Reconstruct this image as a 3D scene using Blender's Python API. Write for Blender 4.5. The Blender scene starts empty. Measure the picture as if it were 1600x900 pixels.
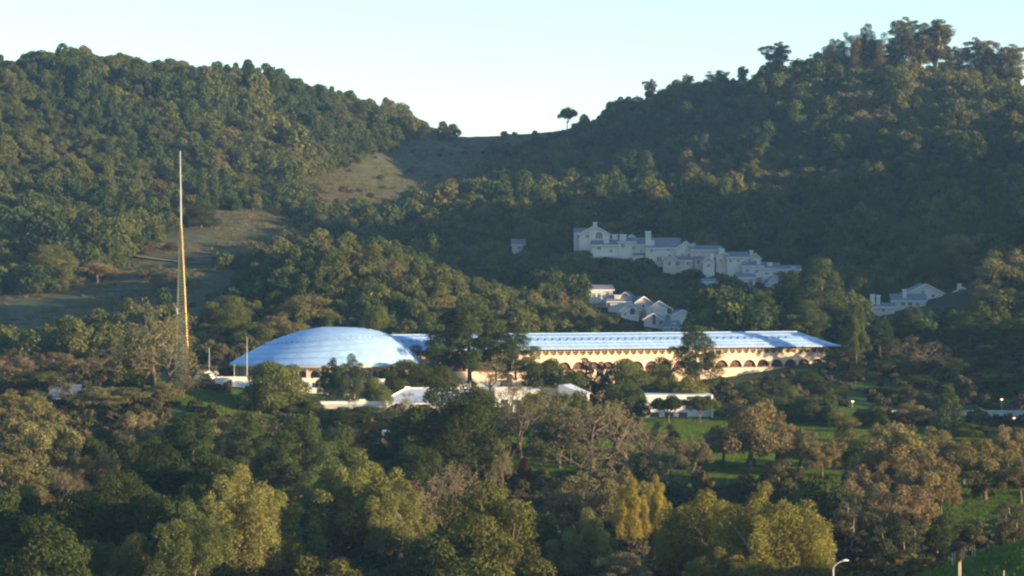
import bpy, math, random
import numpy as np
from mathutils import Vector, Matrix

R = math.radians
F = 4200.0          # focal length in photo pixels (1600 wide)
ZC = 35.0           # height of the viewpoint above the civic-centre lawn
SUN_AZ = 63.0       # degrees to the right of straight-behind-the-camera
SUN_EL = 8.0

scene = bpy.context.scene
COL = scene.collection

# ------------------------------------------------------------------ camera, sky, sun, exposure
cam = bpy.data.cameras.new('camera')
cam.sensor_width = 36.0
cam.lens = F / 1600.0 * 36.0
cam.clip_start = 1.0
cam.clip_end = 40000.0
cam_ob = bpy.data.objects.new('camera', cam)
cam_ob.location = (0, 0, ZC)
cam_ob.rotation_euler = (R(90), 0, 0)
COL.objects.link(cam_ob)
scene.camera = cam_ob

SUN_DIR = Vector((math.sin(R(SUN_AZ)) * math.cos(R(SUN_EL)), -math.cos(R(SUN_AZ)) * math.cos(R(SUN_EL)), math.sin(R(SUN_EL))))
world = bpy.data.worlds.new('World')
scene.world = world
world.use_nodes = True
wn = world.node_tree.nodes
wl = world.node_tree.links
wn.clear()
w_out = wn.new('ShaderNodeOutputWorld')
w_bg = wn.new('ShaderNodeBackground')
w_sky = wn.new('ShaderNodeTexSky')
w_sky.sky_type = 'NISHITA'
w_sky.sun_disc = False
w_sky.sun_elevation = R(SUN_EL)
w_sky.sun_rotation = math.atan2(SUN_DIR.x, SUN_DIR.y)
w_sky.altitude = 50
w_sky.air_density = 1.0
w_sky.dust_density = 0.15
w_sky.ozone_density = 2.5
w_bg.inputs['Strength'].default_value = 0.14
wl.new(w_sky.outputs[0], w_bg.inputs[0])
wl.new(w_bg.outputs[0], w_out.inputs[0])

sun = bpy.data.lights.new('sun', 'SUN')
sun.energy = 5.0
sun.angle = R(0.6)
sun.color = (1.0, 0.73, 0.42)
sun_ob = bpy.data.objects.new('sun', sun)
sun_ob.rotation_euler = SUN_DIR.to_track_quat('Z', 'Y').to_euler()
sun_ob.location = (300, -150, 250)
COL.objects.link(sun_ob)

vs = scene.view_settings
vs.view_transform = 'Standard'
vs.look = 'None'
vs.exposure = 1.55
vs.gamma = 1.0
scene.cycles.use_denoising = True
scene.cycles.max_bounces = 6
scene.cycles.diffuse_bounces = 2
scene.cycles.glossy_bounces = 2
scene.cycles.transmission_bounces = 3
scene.cycles.volume_bounces = 0
scene.cycles.transparent_max_bounces = 4
scene.cycles.filter_width = 2.3

# ------------------------------------------------------------------ helpers
def P(px, py, Y):
    return Vector(((px - 800.0) / F * Y, Y, ZC + (450.0 - py) / F * Y))

def link(o, parent=None):
    COL.objects.link(o)
    if parent is not None:
        o.parent = parent
    return o

def tag(o, label=None, cat=None, group=None, kind=None):
    if label: o['label'] = label
    if cat: o['category'] = cat
    if group: o['group'] = group
    if kind: o['kind'] = kind
    return o

def thing(name, loc, rz=0.0, label=None, cat=None, group=None):
    o = bpy.data.objects.new(name, None)
    o.empty_display_size = 0.5
    o.location = loc
    o.rotation_euler = (0, 0, rz)
    link(o)
    return tag(o, label, cat, group)

def mat_new(name):
    m = bpy.data.materials.new(name)
    m.use_nodes = True
    nt = m.node_tree
    nt.nodes.clear()
    out = nt.nodes.new('ShaderNodeOutputMaterial')
    return m, nt, out

def solid(name, col, rough=0.7, var=0.12, scale=0.6, spec=0.3, bump=0.0, metallic=0.0, streak=False):
    """plain painted / plastered surface with some mottling"""
    m, nt, out = mat_new(name)
    b = nt.nodes.new('ShaderNodeBsdfPrincipled')
    b.inputs['Roughness'].default_value = rough
    b.inputs['Specular IOR Level'].default_value = spec
    b.inputs['Metallic'].default_value = metallic
    tc = nt.nodes.new('ShaderNodeTexCoord')
    mp = nt.nodes.new('ShaderNodeMapping')
    if streak: mp.inputs['Scale'].default_value = (1, 1, 0.2)
    nz = nt.nodes.new('ShaderNodeTexNoise')
    nz.inputs['Scale'].default_value = scale
    nz.inputs['Detail'].default_value = 5
    rp = nt.nodes.new('ShaderNodeMapRange')
    rp.inputs['From Min'].default_value = 0.3
    rp.inputs['From Max'].default_value = 0.7
    rp.inputs['To Min'].default_value = 1 - var
    rp.inputs['To Max'].default_value = 1 + var
    mx = nt.nodes.new('ShaderNodeVectorMath')
    mx.operation = 'SCALE'
    mx.inputs[0].default_value = col
    nt.links.new(tc.outputs['Object'], mp.inputs['Vector'])
    nt.links.new(mp.outputs[0], nz.inputs['Vector'])
    nt.links.new(nz.outputs[0], rp.inputs['Value'])
    nt.links.new(rp.outputs[0], mx.inputs['Scale'])
    nt.links.new(mx.outputs[0], b.inputs['Base Color'])
    if bump:
        bp = nt.nodes.new('ShaderNodeBump')
        bp.inputs['Strength'].default_value = bump
        bp.inputs['Distance'].default_value = 0.1
        nt.links.new(nz.outputs[0], bp.inputs['Height'])
        nt.links.new(bp.outputs[0], b.inputs['Normal'])
    nt.links.new(b.outputs[0], out.inputs[0])
    return m

def leafmat(name, cols, trans=0.34, patch=0.30):
    """foliage: colour differs from tree to tree, from clump to clump and from leaf to leaf"""
    m, nt, out = mat_new(name)
    N = nt.nodes.new
    oi = N('ShaderNodeObjectInfo')
    cr = N('ShaderNodeValToRGB')
    el = cr.color_ramp.elements
    while len(el) < len(cols): el.new(0.5)
    for i, c in enumerate(cols):
        el[i].position = i / max(1, len(cols) - 1)
        el[i].color = (*c, 1)
    nt.links.new(oi.outputs['Random'], cr.inputs[0])
    at = N('ShaderNodeAttribute')
    at.attribute_name = 'tint'
    mr = N('ShaderNodeMapRange')
    mr.inputs['To Min'].default_value = 1 - patch
    mr.inputs['To Max'].default_value = 1 + patch
    nt.links.new(at.outputs['Fac'], mr.inputs['Value'])
    v1 = N('ShaderNodeVectorMath'); v1.operation = 'SCALE'
    nt.links.new(cr.outputs[0], v1.inputs[0])
    nt.links.new(mr.outputs[0], v1.inputs['Scale'])
    v2 = N('ShaderNodeVectorMath'); v2.operation = 'MULTIPLY'
    nt.links.new(v1.outputs[0], v2.inputs[0])
    nt.links.new(oi.outputs['Color'], v2.inputs[1])
    d = N('ShaderNodeBsdfDiffuse')
    t = N('ShaderNodeBsdfTranslucent')
    g = N('ShaderNodeMixShader'); g.inputs[0].default_value = trans
    nt.links.new(v2.outputs[0], d.inputs[0])
    nt.links.new(v2.outputs[0], t.inputs[0])
    nt.links.new(d.outputs[0], g.inputs[1])
    nt.links.new(t.outputs[0], g.inputs[2])
    nt.links.new(g.outputs[0], out.inputs[0])
    return m

M = {}
M['bark'] = solid('bark', (0.10, 0.075, 0.055), 0.9, 0.3, 1.5)
M['bark_pale'] = solid('bark_pale', (0.30, 0.25, 0.19), 0.85, 0.3, 1.5)
M['twig'] = solid('twig', (0.15, 0.125, 0.085), 0.9, 0.25, 0.8)
M['oak_leaf'] = leafmat('oak_leaf', [(0.068, 0.084, 0.026), (0.096, 0.114, 0.034), (0.125, 0.136, 0.042)])
M['brown_leaf'] = leafmat('brown_leaf', [(0.165, 0.162, 0.070), (0.178, 0.162, 0.080), (0.195, 0.180, 0.092)])
M['gold_leaf'] = leafmat('gold_leaf', [(0.190, 0.196, 0.055), (0.220, 0.212, 0.062), (0.235, 0.220, 0.070)], 0.4)
M['euca_leaf'] = leafmat('euca_leaf', [(0.080, 0.088, 0.042), (0.098, 0.092, 0.050), (0.105, 0.085, 0.052)])
M['pine_leaf'] = leafmat('pine_leaf', [(0.054, 0.078, 0.028), (0.074, 0.096, 0.036)], 0.2)
M['far_leaf'] = leafmat('far_leaf', [(0.070, 0.088, 0.026), (0.096, 0.112, 0.032), (0.122, 0.132, 0.038), (0.084, 0.100, 0.030)])
M['far_dark'] = leafmat('far_dark', [(0.046, 0.070, 0.026), (0.060, 0.084, 0.029), (0.074, 0.098, 0.033)])
M['far_olive'] = leafmat('far_olive', [(0.110, 0.122, 0.036), (0.135, 0.138, 0.042), (0.142, 0.130, 0.052), (0.140, 0.118, 0.058)])
M['scrub_leaf'] = leafmat('scrub_leaf', [(0.045, 0.060, 0.022), (0.085, 0.075, 0.035), (0.10, 0.078, 0.045)])

# ------------------------------------------------------------------ terrain
GP = []     # photo-measured ground points (px, py, depth)
GP += [(x, y, Y) for x, y, Y in [
    (0, 107, 1400), (100, 105, 1400), (200, 118, 1400), (300, 128, 1420), (400, 132, 1440), (500, 152, 1470), (600, 186, 1510), (650, 205, 1530),
    (720, 214, 1560), (765, 214, 1580), (800, 213, 1570), (850, 206, 1545), (900, 196, 1510), (950, 184, 1470), (1000, 170, 1430), (1100, 150, 1400),
    (1200, 136, 1380), (1300, 128, 1350), (1430, 122, 1330), (1520, 130, 1330), (1600, 152, 1330),
    (0, 330, 1150), (100, 350, 1130), (100, 220, 1280), (300, 230, 1300), (300, 310, 1180), (450, 250, 1330), (550, 290, 1330), (700, 270, 1420), (760, 240, 1500),
    (620, 350, 1200), (500, 340, 1190), (400, 345, 1140), (330, 400, 1075), (250, 425, 1010), (200, 400, 1060), (100, 470, 970), (100, 540, 890), (0, 470, 980),
    (700, 400, 1110), (800, 420, 1060), (850, 470, 990), (900, 340, 1200), (900, 270, 1350), (1000, 370, 1130), (1000, 270, 1300),
    (920, 398, 1050), (1000, 412, 1040), (1100, 438, 1020), (1200, 462, 1000), (930, 482, 930), (1000, 508, 920), (1080, 528, 905),
    (1100, 350, 1160), (1100, 250, 1280), (1300, 385, 1080), (1300, 300, 1180), (1300, 215, 1260), (1500, 410, 950), (1500, 320, 1080), (1500, 220, 1220), (1600, 370, 970), (1600, 260, 1120),
    (560, 403, 880), (480, 410, 885), (430, 440, 870), (340, 510, 830), (640, 430, 872), (700, 458, 860), (850, 500, 840), (1000, 528, 830), (560, 480, 830), (560, 540, 790), (750, 545, 790), (420, 540, 800),
    (1240, 520, 830), (1330, 510, 830), (1440, 482, 855), (1520, 470, 860), (1600, 470, 830),
    (1300, 566, 750), (1250, 606, 700), (1400, 570, 740), (1500, 560, 750), (1600, 545, 750), (1250, 640, 660), (1400, 640, 675), (1550, 636, 685),
    (1250, 688, 600), (1110, 657, 642), (1000, 660, 640), (1400, 690, 600), (1560, 690, 600), (1080, 735, 535), (900, 730, 535), (1300, 740, 540), (1540, 770, 480), (1580, 750, 500),
    (800, 690, 570), (600, 660, 620), (450, 655, 620), (290, 612, 625), (400, 652, 615), (220, 600, 650), (100, 640, 630), (0, 600, 680), (100, 590, 720), (0, 560, 800), (250, 560, 760),
    (300, 700, 560), (100, 740, 540), (500, 760, 520), (700, 760, 520)]]
WP = []     # world ground points (x, y, z)
for px, py, Y in GP:
    p = P(px, py, Y); WP.append((p.x, p.y, p.z))
WP += [(-60, 700, 10), (0, 715, 11), (30, 720, 8.5), (57, 731, 9.5), (71, 739, 11.5), (-40, 770, 13), (10, 780, 14), (-45, 985, 36), (-45, 1050, 46), (-85, 935, 33), (-58, 930, 42), (20, 900, 26), (20, 960, 32),
       (-300, 250, -9), (-150, 250, -9), (0, 250, -9), (60, 280, -9), (-250, 400, -8), (-120, 400, -8.5), (-40, 420, -8.5), (30, 420, -8.5), (60, 360, -8.5),
       (-60, 460, -7), (20, 470, -6), (70, 440, -6.5), (-200, 460, -7), (82, 325, -7.0),
       (0, 0, 32), (-60, 0, 30), (60, 0, 30), (0, -120, 40), (-200, 0, 22), (200, 0, 22), (0, 60, 22), (0, 120, 6), (-120, 120, 2), (120, 120, 2), (0, 180, -6), (150, 250, -8), (-250, 120, 0), (250, 120, 0),
       (300, 885, 118), (360, 930, 130), (280, 980, 90), (240, 900, 80), (320, 1035, 92), (400, 1090, 100), (240, 820, 44), (400, 880, 112), (450, 960, 138), (330, 780, 36), (300, 700, 26), (420, 720, 40), (250, 620, 6), (400, 560, 10), (350, 400, -2), (200, 420, -6),
       (420, 1200, 104), (350, 1300, 112), (550, 1350, 105), (600, 1000, 100), (620, 700, 45), (600, 400, 5),
       (-330, 1400, 150), (-420, 1350, 145), (-500, 1200, 110), (-330, 1100, 70), (-320, 900, 28), (-300, 700, 8), (-420, 600, 2), (-500, 900, 40), (-550, 400, -5),
       (-300, 1600, 110), (-100, 1650, 110), (0, 1720, 100), (150, 1600, 110), (350, 1550, 90), (0, 1900, 60), (-400, 1800, 60), (400, 1800, 50), (0, 2200, 40), (-650, 1500, 110), (650, 1600, 60)]
WP = np.array(WP, dtype=float)
def _phi(r2):
    return 0.5 * r2 * np.log(r2 + 1e-9)
def _solve():
    n = len(WP)
    xy = WP[:, :2] / 100.0
    d2 = ((xy[:, None, :] - xy[None, :, :]) ** 2).sum(-1)
    A = np.zeros((n + 3, n + 3))
    A[:n, :n] = _phi(d2) + np.eye(n) * 0.02
    A[:n, n] = 1; A[:n, n + 1:] = xy
    A[n, :n] = 1; A[n + 1:, :n] = xy.T
    b = np.zeros(n + 3); b[:n] = WP[:, 2]
    return np.linalg.solve(A, b)
_W = _solve()
def sstep(a, b, x):
    t = np.clip((x - a) / (b - a), 0, 1)
    return t * t * (3 - 2 * t)
def ground(x, y):
    x = np.atleast_1d(np.asarray(x, float)); y = np.atleast_1d(np.asarray(y, float))
    out = np.zeros(len(x))
    n = len(WP); xy = WP[:, :2] / 100.0
    for s in range(0, len(x), 20000):
        q = np.stack([x[s:s + 20000], y[s:s + 20000]], 1) / 100.0
        d2 = ((q[:, None, :] - xy[None, :, :]) ** 2).sum(-1)
        out[s:s + 20000] = _phi(d2) @ _W[:n] + _W[n] + q @ _W[n + 1:]
    # gentle relief of its own
    rel = np.sin(x * 0.021 + 1.3 * np.sin(y * 0.013)) * np.cos(y * 0.027 + x * 0.008) * 1.6 + np.sin(x * 0.07 + y * 0.05) * np.sin(y * 0.083 - x * 0.03) * 0.5
    out += rel * sstep(800, 950, y)
    # a rounded grassy bank close by on the right
    out += 14.2 * np.exp(-(((x - 95) / 50.0) ** 2 + ((y - 335) / 22.0) ** 2) ** 1.4)
    # far away from the valley the land flattens out
    far = np.maximum(sstep(600, 1100, np.abs(x)), np.maximum(sstep(1900, 2500, y), sstep(150, 500, -y)))
    return out * (1 - far) + 25.0 * far
def gz(x, y):
    return float(ground([x], [y])[0])

gx = np.array([-12000, -7000, -4000, -2500, -1700, -1250, -1000, -850] + list(np.arange(-760, 761, 9.0)) + [850, 1000, 1250, 1700, 2500, 4000, 7000, 12000])
gy = np.array([-9000, -5000, -2500, -1200, -700, -450, -320] + list(np.arange(-250, 1990, 9.0)) + [2040, 2120, 2250, 2450, 2800, 3500, 5000, 8000, 14000])
GX, GY = np.meshgrid(gx, gy)
GZ = ground(GX.ravel(), GY.ravel())
tv = np.stack([GX.ravel(), GY.ravel(), GZ], 1)
nx, ny = len(gx), len(gy)
ii = (np.arange(ny - 1)[:, None] * nx + np.arange(nx - 1)[None, :]).ravel()
tf = np.stack([ii, ii + 1, ii + nx + 1, ii + nx], 1)

def np_mesh(name, V, Fq, k=4):
    me = bpy.data.meshes.new(name)
    V = np.asarray(V, np.float32); Fq = np.asarray(Fq, np.int32)
    me.vertices.add(len(V)); me.vertices.foreach_set('co', V.ravel())
    me.loops.add(Fq.size); me.loops.foreach_set('vertex_index', Fq.ravel())
    me.polygons.add(len(Fq)); me.polygons.foreach_set('loop_start', np.arange(len(Fq), dtype=np.int32) * k)
    me.update(calc_edges=True)
    return me

def inpoly(px, py, poly):
    px = np.asarray(px); py = np.asarray(py)
    r = np.zeros(px.shape, bool)
    n = len(poly)
    for i in range(n):
        x1, y1 = poly[i]; x2, y2 = poly[(i + 1) % n]
        c = ((y1 > py) != (y2 > py)) & (px < (x2 - x1) * (py - y1) / (y2 - y1 + 1e-12) + x1)
        r ^= c
    return r
def proj(x, y, z):
    yy = np.maximum(y, 1.0)
    return 800 + F * x / yy, 450 - F * (z - ZC) / yy
# open ground, outlined where it lies in the valley
G_SADDLE = [(610, 235), (655, 214), (700, 206), (790, 209), (860, 200), (905, 188), (885, 205), (775, 232), (750, 270), (730, 320), (690, 355), (610, 362), (540, 345), (490, 325), (460, 300), (475, 278), (540, 266)]
G_SHOULDER = [(205, 415), (240, 380), (330, 332), (400, 328), (470, 345), (480, 365), (400, 410), (330, 425), (250, 428)]
G_SLOPE = [(-60, 470), (100, 455), (200, 412), (300, 420), (345, 455), (300, 560), (-60, 560)]
me = np_mesh('ground', tv, tf)
me.polygons.foreach_set('use_smooth', np.ones(len(tf), bool))
tpx, tpy = proj(tv[:, 0], tv[:, 1], tv[:, 2])
lawn = (1 - sstep(700, 790, tv[:, 1]))
dry = np.zeros(len(tv))
for g in (G_SADDLE, G_SHOULDER, G_SLOPE):
    dry = np.maximum(dry, (inpoly(tpx, tpy, g) & (tv[:, 1] > 850)).astype(float))
# soften the outline a little
d2 = dry.reshape(ny, nx)
for _ in range(2):
    d2 = (d2 + np.roll(d2, 1, 0) + np.roll(d2, -1, 0) + np.roll(d2, 1, 1) + np.roll(d2, -1, 1)) / 5
for nm, arr in (('lawn', lawn), ('dry', d2.ravel())):
    a = me.attributes.new(nm, 'FLOAT', 'POINT')
    a.data.foreach_set('value', arr.astype(np.float32))
m, nt, out = mat_new('ground')
N = nt.nodes.new; L = nt.links.new
geo = N('ShaderNodeNewGeometry')
def noise(scale, detail=5, rough=0.6):
    n = N('ShaderNodeTexNoise'); n.inputs['Scale'].default_value = scale; n.inputs['Detail'].default_value = detail; n.inputs['Roughness'].default_value = rough
    L(geo.outputs['Position'], n.inputs['Vector']); return n
def ramp(src, stops):
    r = N('ShaderNodeValToRGB'); e = r.color_ramp.elements
    while len(e) < len(stops): e.new(0.5)
    for i, (p, c) in enumerate(stops): e[i].position = p; e[i].color = (*c, 1)
    L(src, r.inputs[0]); return r
n1 = noise(0.06); n2 = noise(0.9, 6, 0.7); n3 = noise(0.25)
mixn = N('ShaderNodeMath'); mixn.operation = 'MULTIPLY_ADD'; mixn.inputs[1].default_value = 0.45
L(n2.outputs[0], mixn.inputs[0]); 
half = N('ShaderNodeMath'); half.operation = 'MULTIPLY'; half.inputs[1].default_value = 0.55
L(n3.outputs[0], half.inputs[0]); L(half.outputs[0], mixn.inputs[2])
c_lawn = ramp(mixn.outputs[0], [(0.32, (0.028, 0.050, 0.010)), (0.5, (0.050, 0.095, 0.014)), (0.68, (0.09, 0.12, 0.025))])
c_dry = ramp(mixn.outputs[0], [(0.34, (0.048, 0.058, 0.028)), (0.5, (0.085, 0.090, 0.044)), (0.64, (0.15, 0.140, 0.075))])
c_wood = ramp(mixn.outputs[0], [(0.3, (0.022, 0.024, 0.012)), (0.7, (0.055, 0.052, 0.025))])
aL = N('ShaderNodeAttribute'); aL.attribute_name = 'lawn'
aD = N('ShaderNodeAttribute'); aD.attribute_name = 'dry'
m1 = N('ShaderNodeMix'); m1.data_type = 'RGBA'; m2 = N('ShaderNodeMix'); m2.data_type = 'RGBA'
L(aD.outputs['Fac'], m1.inputs[0]); L(c_wood.outputs[0], m1.inputs[6]); L(c_dry.outputs[0], m1.inputs[7])
L(aL.outputs['Fac'], m2.inputs[0]); L(m1.outputs[2], m2.inputs[6]); L(c_lawn.outputs[0], m2.inputs[7])
b = N('ShaderNodeBsdfPrincipled'); b.inputs['Roughness'].default_value = 0.95; b.inputs['Specular IOR Level'].default_value = 0.1
bp = N('ShaderNodeBump'); bp.inputs['Strength'].default_value = 0.8; bp.inputs['Distance'].default_value = 0.6
L(n2.outputs[0], bp.inputs['Height']); L(bp.outputs[0], b.inputs['Normal'])
L(m2.outputs[2], b.inputs['Base Color']); L(b.outputs[0], out.inputs[0])
me.materials.append(m)
tag(link(bpy.data.objects.new('ground', me)), 'rolling ground of lawns, wooded slopes and dry grass hills', 'ground', kind='structure')

# ------------------------------------------------------------------ mesh builder for hard things
class MB:
    def __init__(s): s.v = []; s.f = []
    def quad(s, a, b, c, d):
        n = len(s.v); s.v += [a, b, c, d]; s.f.append((n, n + 1, n + 2, n + 3)); return s
    def poly(s, pts):
        n = len(s.v); s.v += list(pts); s.f.append(tuple(range(n, n + len(pts)))); return s
    def box(s, x0, x1, y0, y1, z0, z1):
        n = len(s.v)
        s.v += [(x0, y0, z0), (x1, y0, z0), (x1, y1, z0), (x0, y1, z0), (x0, y0, z1), (x1, y0, z1), (x1, y1, z1), (x0, y1, z1)]
        s.f += [tuple(n + i for i in q) for q in ((0, 3, 2, 1), (4, 5, 6, 7), (0, 1, 5, 4), (1, 2, 6, 5), (2, 3, 7, 6), (3, 0, 4, 7))]
        return s
    def prism(s, pts, axis, a0, a1):
        """2D outline extruded along an axis ('x' or 'y'); pts are (u,z)"""
        n = len(s.v); k = len(pts)
        for a in (a0, a1):
            for u, z in pts: s.v.append((u, a, z) if axis == 'y' else (a, u, z))
        s.f.append(tuple(range(n, n + k))); s.f.append(tuple(range(n + 2 * k - 1, n + k - 1, -1)))
        for i in range(k):
            j = (i + 1) % k
            s.f.append((n + i, n + k + i, n + k + j, n + j))
        return s
    def tube(s, p0, p1, r0, r1, k=6, cap=True):
        p0 = Vector(p0); p1 = Vector(p1); d = p1 - p0
        if d.length < 1e-6: return s
        d.normalize()
        u = d.orthogonal().normalized(); w = d.cross(u)
        n = len(s.v)
        for p, r in ((p0, r0), (p1, r1)):
            for i in range(k):
                a = 2 * math.pi * i / k
                q = p + (u * math.cos(a) + w * math.sin(a)) * r
                s.v.append((q.x, q.y, q.z))
        for i in range(k):
            j = (i + 1) % k
            s.f.append((n + i, n + j, n + k + j, n + k + i))
        if cap: s.f.append(tuple(range(n + k - 1, n - 1, -1))); s.f.append(tuple(range(n + k, n + 2 * k)))
        return s
    def mesh(s, name, mat, smooth=False):
        me = bpy.data.meshes.new(name)
        me.from_pydata([tuple(p) for p in s.v], [], s.f)
        if smooth:
            me.polygons.foreach_set('use_smooth', np.ones(len(me.polygons), bool))
        if mat: me.materials.append(mat)
        me.update()
        return me
    def build(s, name, mat, parent=None, smooth=False):
        return link(bpy.data.objects.new(name, s.mesh(name, mat, smooth)), parent)

# ------------------------------------------------------------------ trees
def leaves(P_, N_, size, thin, rng):
    """rhombic leaf sprays: one quad each. returns verts, faces"""
    n = len(P_)
    rnd = rng.normal(size=(n, 3))
    T = np.cross(N_, rnd); T /= np.linalg.norm(T, axis=1, keepdims=True) + 1e-9
    B = np.cross(N_, T)
    s = (size * rng.uniform(0.55, 1.35, n))[:, None]
    bend = N_ * s * rng.uniform(-0.15, 0.3, n)[:, None]
    V = np.empty((n, 4, 3))
    V[:, 0] = P_ + T * s * 0.75; V[:, 1] = P_ + B * s * thin + bend; V[:, 2] = P_ - T * s * 0.75; V[:, 3] = P_ - B * s * thin + bend
    return V.reshape(-1, 3), np.arange(n * 4).reshape(n, 4)

def clump_leaves(clumps, n, rng, jit=0.55, shell=0.22, up=0.25):
    C = np.array([c for c, r in clumps]); Rr = np.array([r for c, r in clumps])
    w = (Rr[:, 0] * Rr[:, 1]) ; w = w / w.sum()
    k = rng.choice(len(clumps), int(n * 1.6), p=w)
    d = rng.normal(size=(len(k), 3)); d[:, 2] += up; d /= np.linalg.norm(d, axis=1, keepdims=True)
    rad = 1 - np.abs(rng.normal(size=len(k))) * shell
    # ragged outline: some sprays stick out
    rad += (rng.random(len(k)) < 0.10) * rng.uniform(0, 0.25, len(k))
    p = C[k] + d * Rr[k] * rad[:, None]
    # drop what would be buried in neighbouring clumps
    q = ((p[:, None, :] - C[None]) / Rr[None])
    inside = ((q ** 2).sum(-1) < 0.42).sum(1) - ((((p - C[k]) / Rr[k]) ** 2).sum(-1) < 0.42)
    keep = np.nonzero(inside <= 0)[0][:n]
    p, d, k = p[keep], d[keep], k[keep]
    nn = d / Rr[k]; nn /= np.linalg.norm(nn, axis=1, keepdims=True)
    nn = nn + rng.normal(size=nn.shape) * jit; nn /= np.linalg.norm(nn, axis=1, keepdims=True)
    ct = rng.random(len(C))
    tint = np.clip(0.5 + (ct[k] - 0.5) * 0.7 + rng.normal(size=len(k)) * 0.2, 0, 1)
    return p, nn, tint

def branchy(mb, rng, base, tips, r0, H, split=0.35, k=6):
    """trunk and limbs from the foot to each clump"""
    rnd = lambda a: rng.uniform(-a, a)
    top = Vector((rnd(0.4), rnd(0.4), H * split))
    mid = Vector((rnd(0.25), rnd(0.25), H * split * 0.5))
    mb.tube((0, 0, -1.2), mid, r0 * 1.25, r0, k); mb.tube(mid, top, r0, r0 * 0.8, k)
    n = max(3, min(6, len(tips) // 5))
    # main limbs
    dirs = sorted(tips, key=lambda t: math.atan2(t[1], t[0]))
    groups = [dirs[i::1][int(i * len(dirs) / n) - i if False else 0:0] for i in range(0)]
    groups = [dirs[int(i * len(dirs) / n):int((i + 1) * len(dirs) / n)] for i in range(n)]
    for g in groups:
        c = Vector(np.mean(np.array(g), 0))
        j = top.lerp(c, 0.55) + Vector((rnd(0.4), rnd(0.4), rnd(0.4)))
        q = top.lerp(j, 0.5) + Vector((rnd(0.3), rnd(0.3), rnd(0.2) - 0.2))
        mb.tube(top, q, r0 * 0.6, r0 * 0.48, 5, False); mb.tube(q, j, r0 * 0.48, r0 * 0.36, 5, False)
        for t in g:
            t = Vector(t); h = j.lerp(t, 0.5) + Vector((rnd(0.4), rnd(0.4), rnd(0.3)))
            mb.tube(j, h, r0 * 0.28, r0 * 0.18, 4, False); mb.tube(h, t, r0 * 0.18, r0 * 0.06, 4, False)

def dome_clumps(rng, n, W, H, zb, rc, zs=0.8, low=-0.15, fill=0.25):
    out = []
    for i in range(n):
        for _ in range(30):
            d = rng.normal(size=3); d /= np.linalg.norm(d)
            if d[2] > low: break
        f = rng.uniform(0.75, 1.0) if rng.random() > fill else rng.uniform(0.25, 0.7)
        r = rc * rng.uniform(0.65, 1.3)
        c = (d[0] * (W / 2 - r * 0.8) * f, d[1] * (W / 2 - r * 0.8) * f, zb + r * zs * 0.6 + max(0, d[2]) * (H - zb - r * zs * 1.5) * f)
        out.append((c, (r, r, r * zs)))
    return out

PROTO = {}
def finish(kind, crown, trunk_mb, leafm, barkm, rng, thin=0.42, size=0.4, far=False, extra=None):
    p, nn, tint = crown
    V, Fq = leaves(p, nn, size, thin, rng)
    cm = np_mesh(kind + '_crown', V, Fq)
    a = cm.attributes.new('tint', 'FLOAT', 'FACE'); a.data.foreach_set('value', tint.astype(np.float32))
    cm.materials.append(leafm)
    tm = trunk_mb.mesh(kind + '_trunk', barkm, True)
    lo, hi = np.percentile(V, 0.5, axis=0), np.percentile(V, 99.5, axis=0)
    rec = dict(crown=cm, trunk=tm, H=float(hi[2]), W=float((hi[0] - lo[0] + hi[1] - lo[1]) / 2), cx=float((hi[0] + lo[0]) / 2))
    PROTO.setdefault(kind, []).append(rec)

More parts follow.
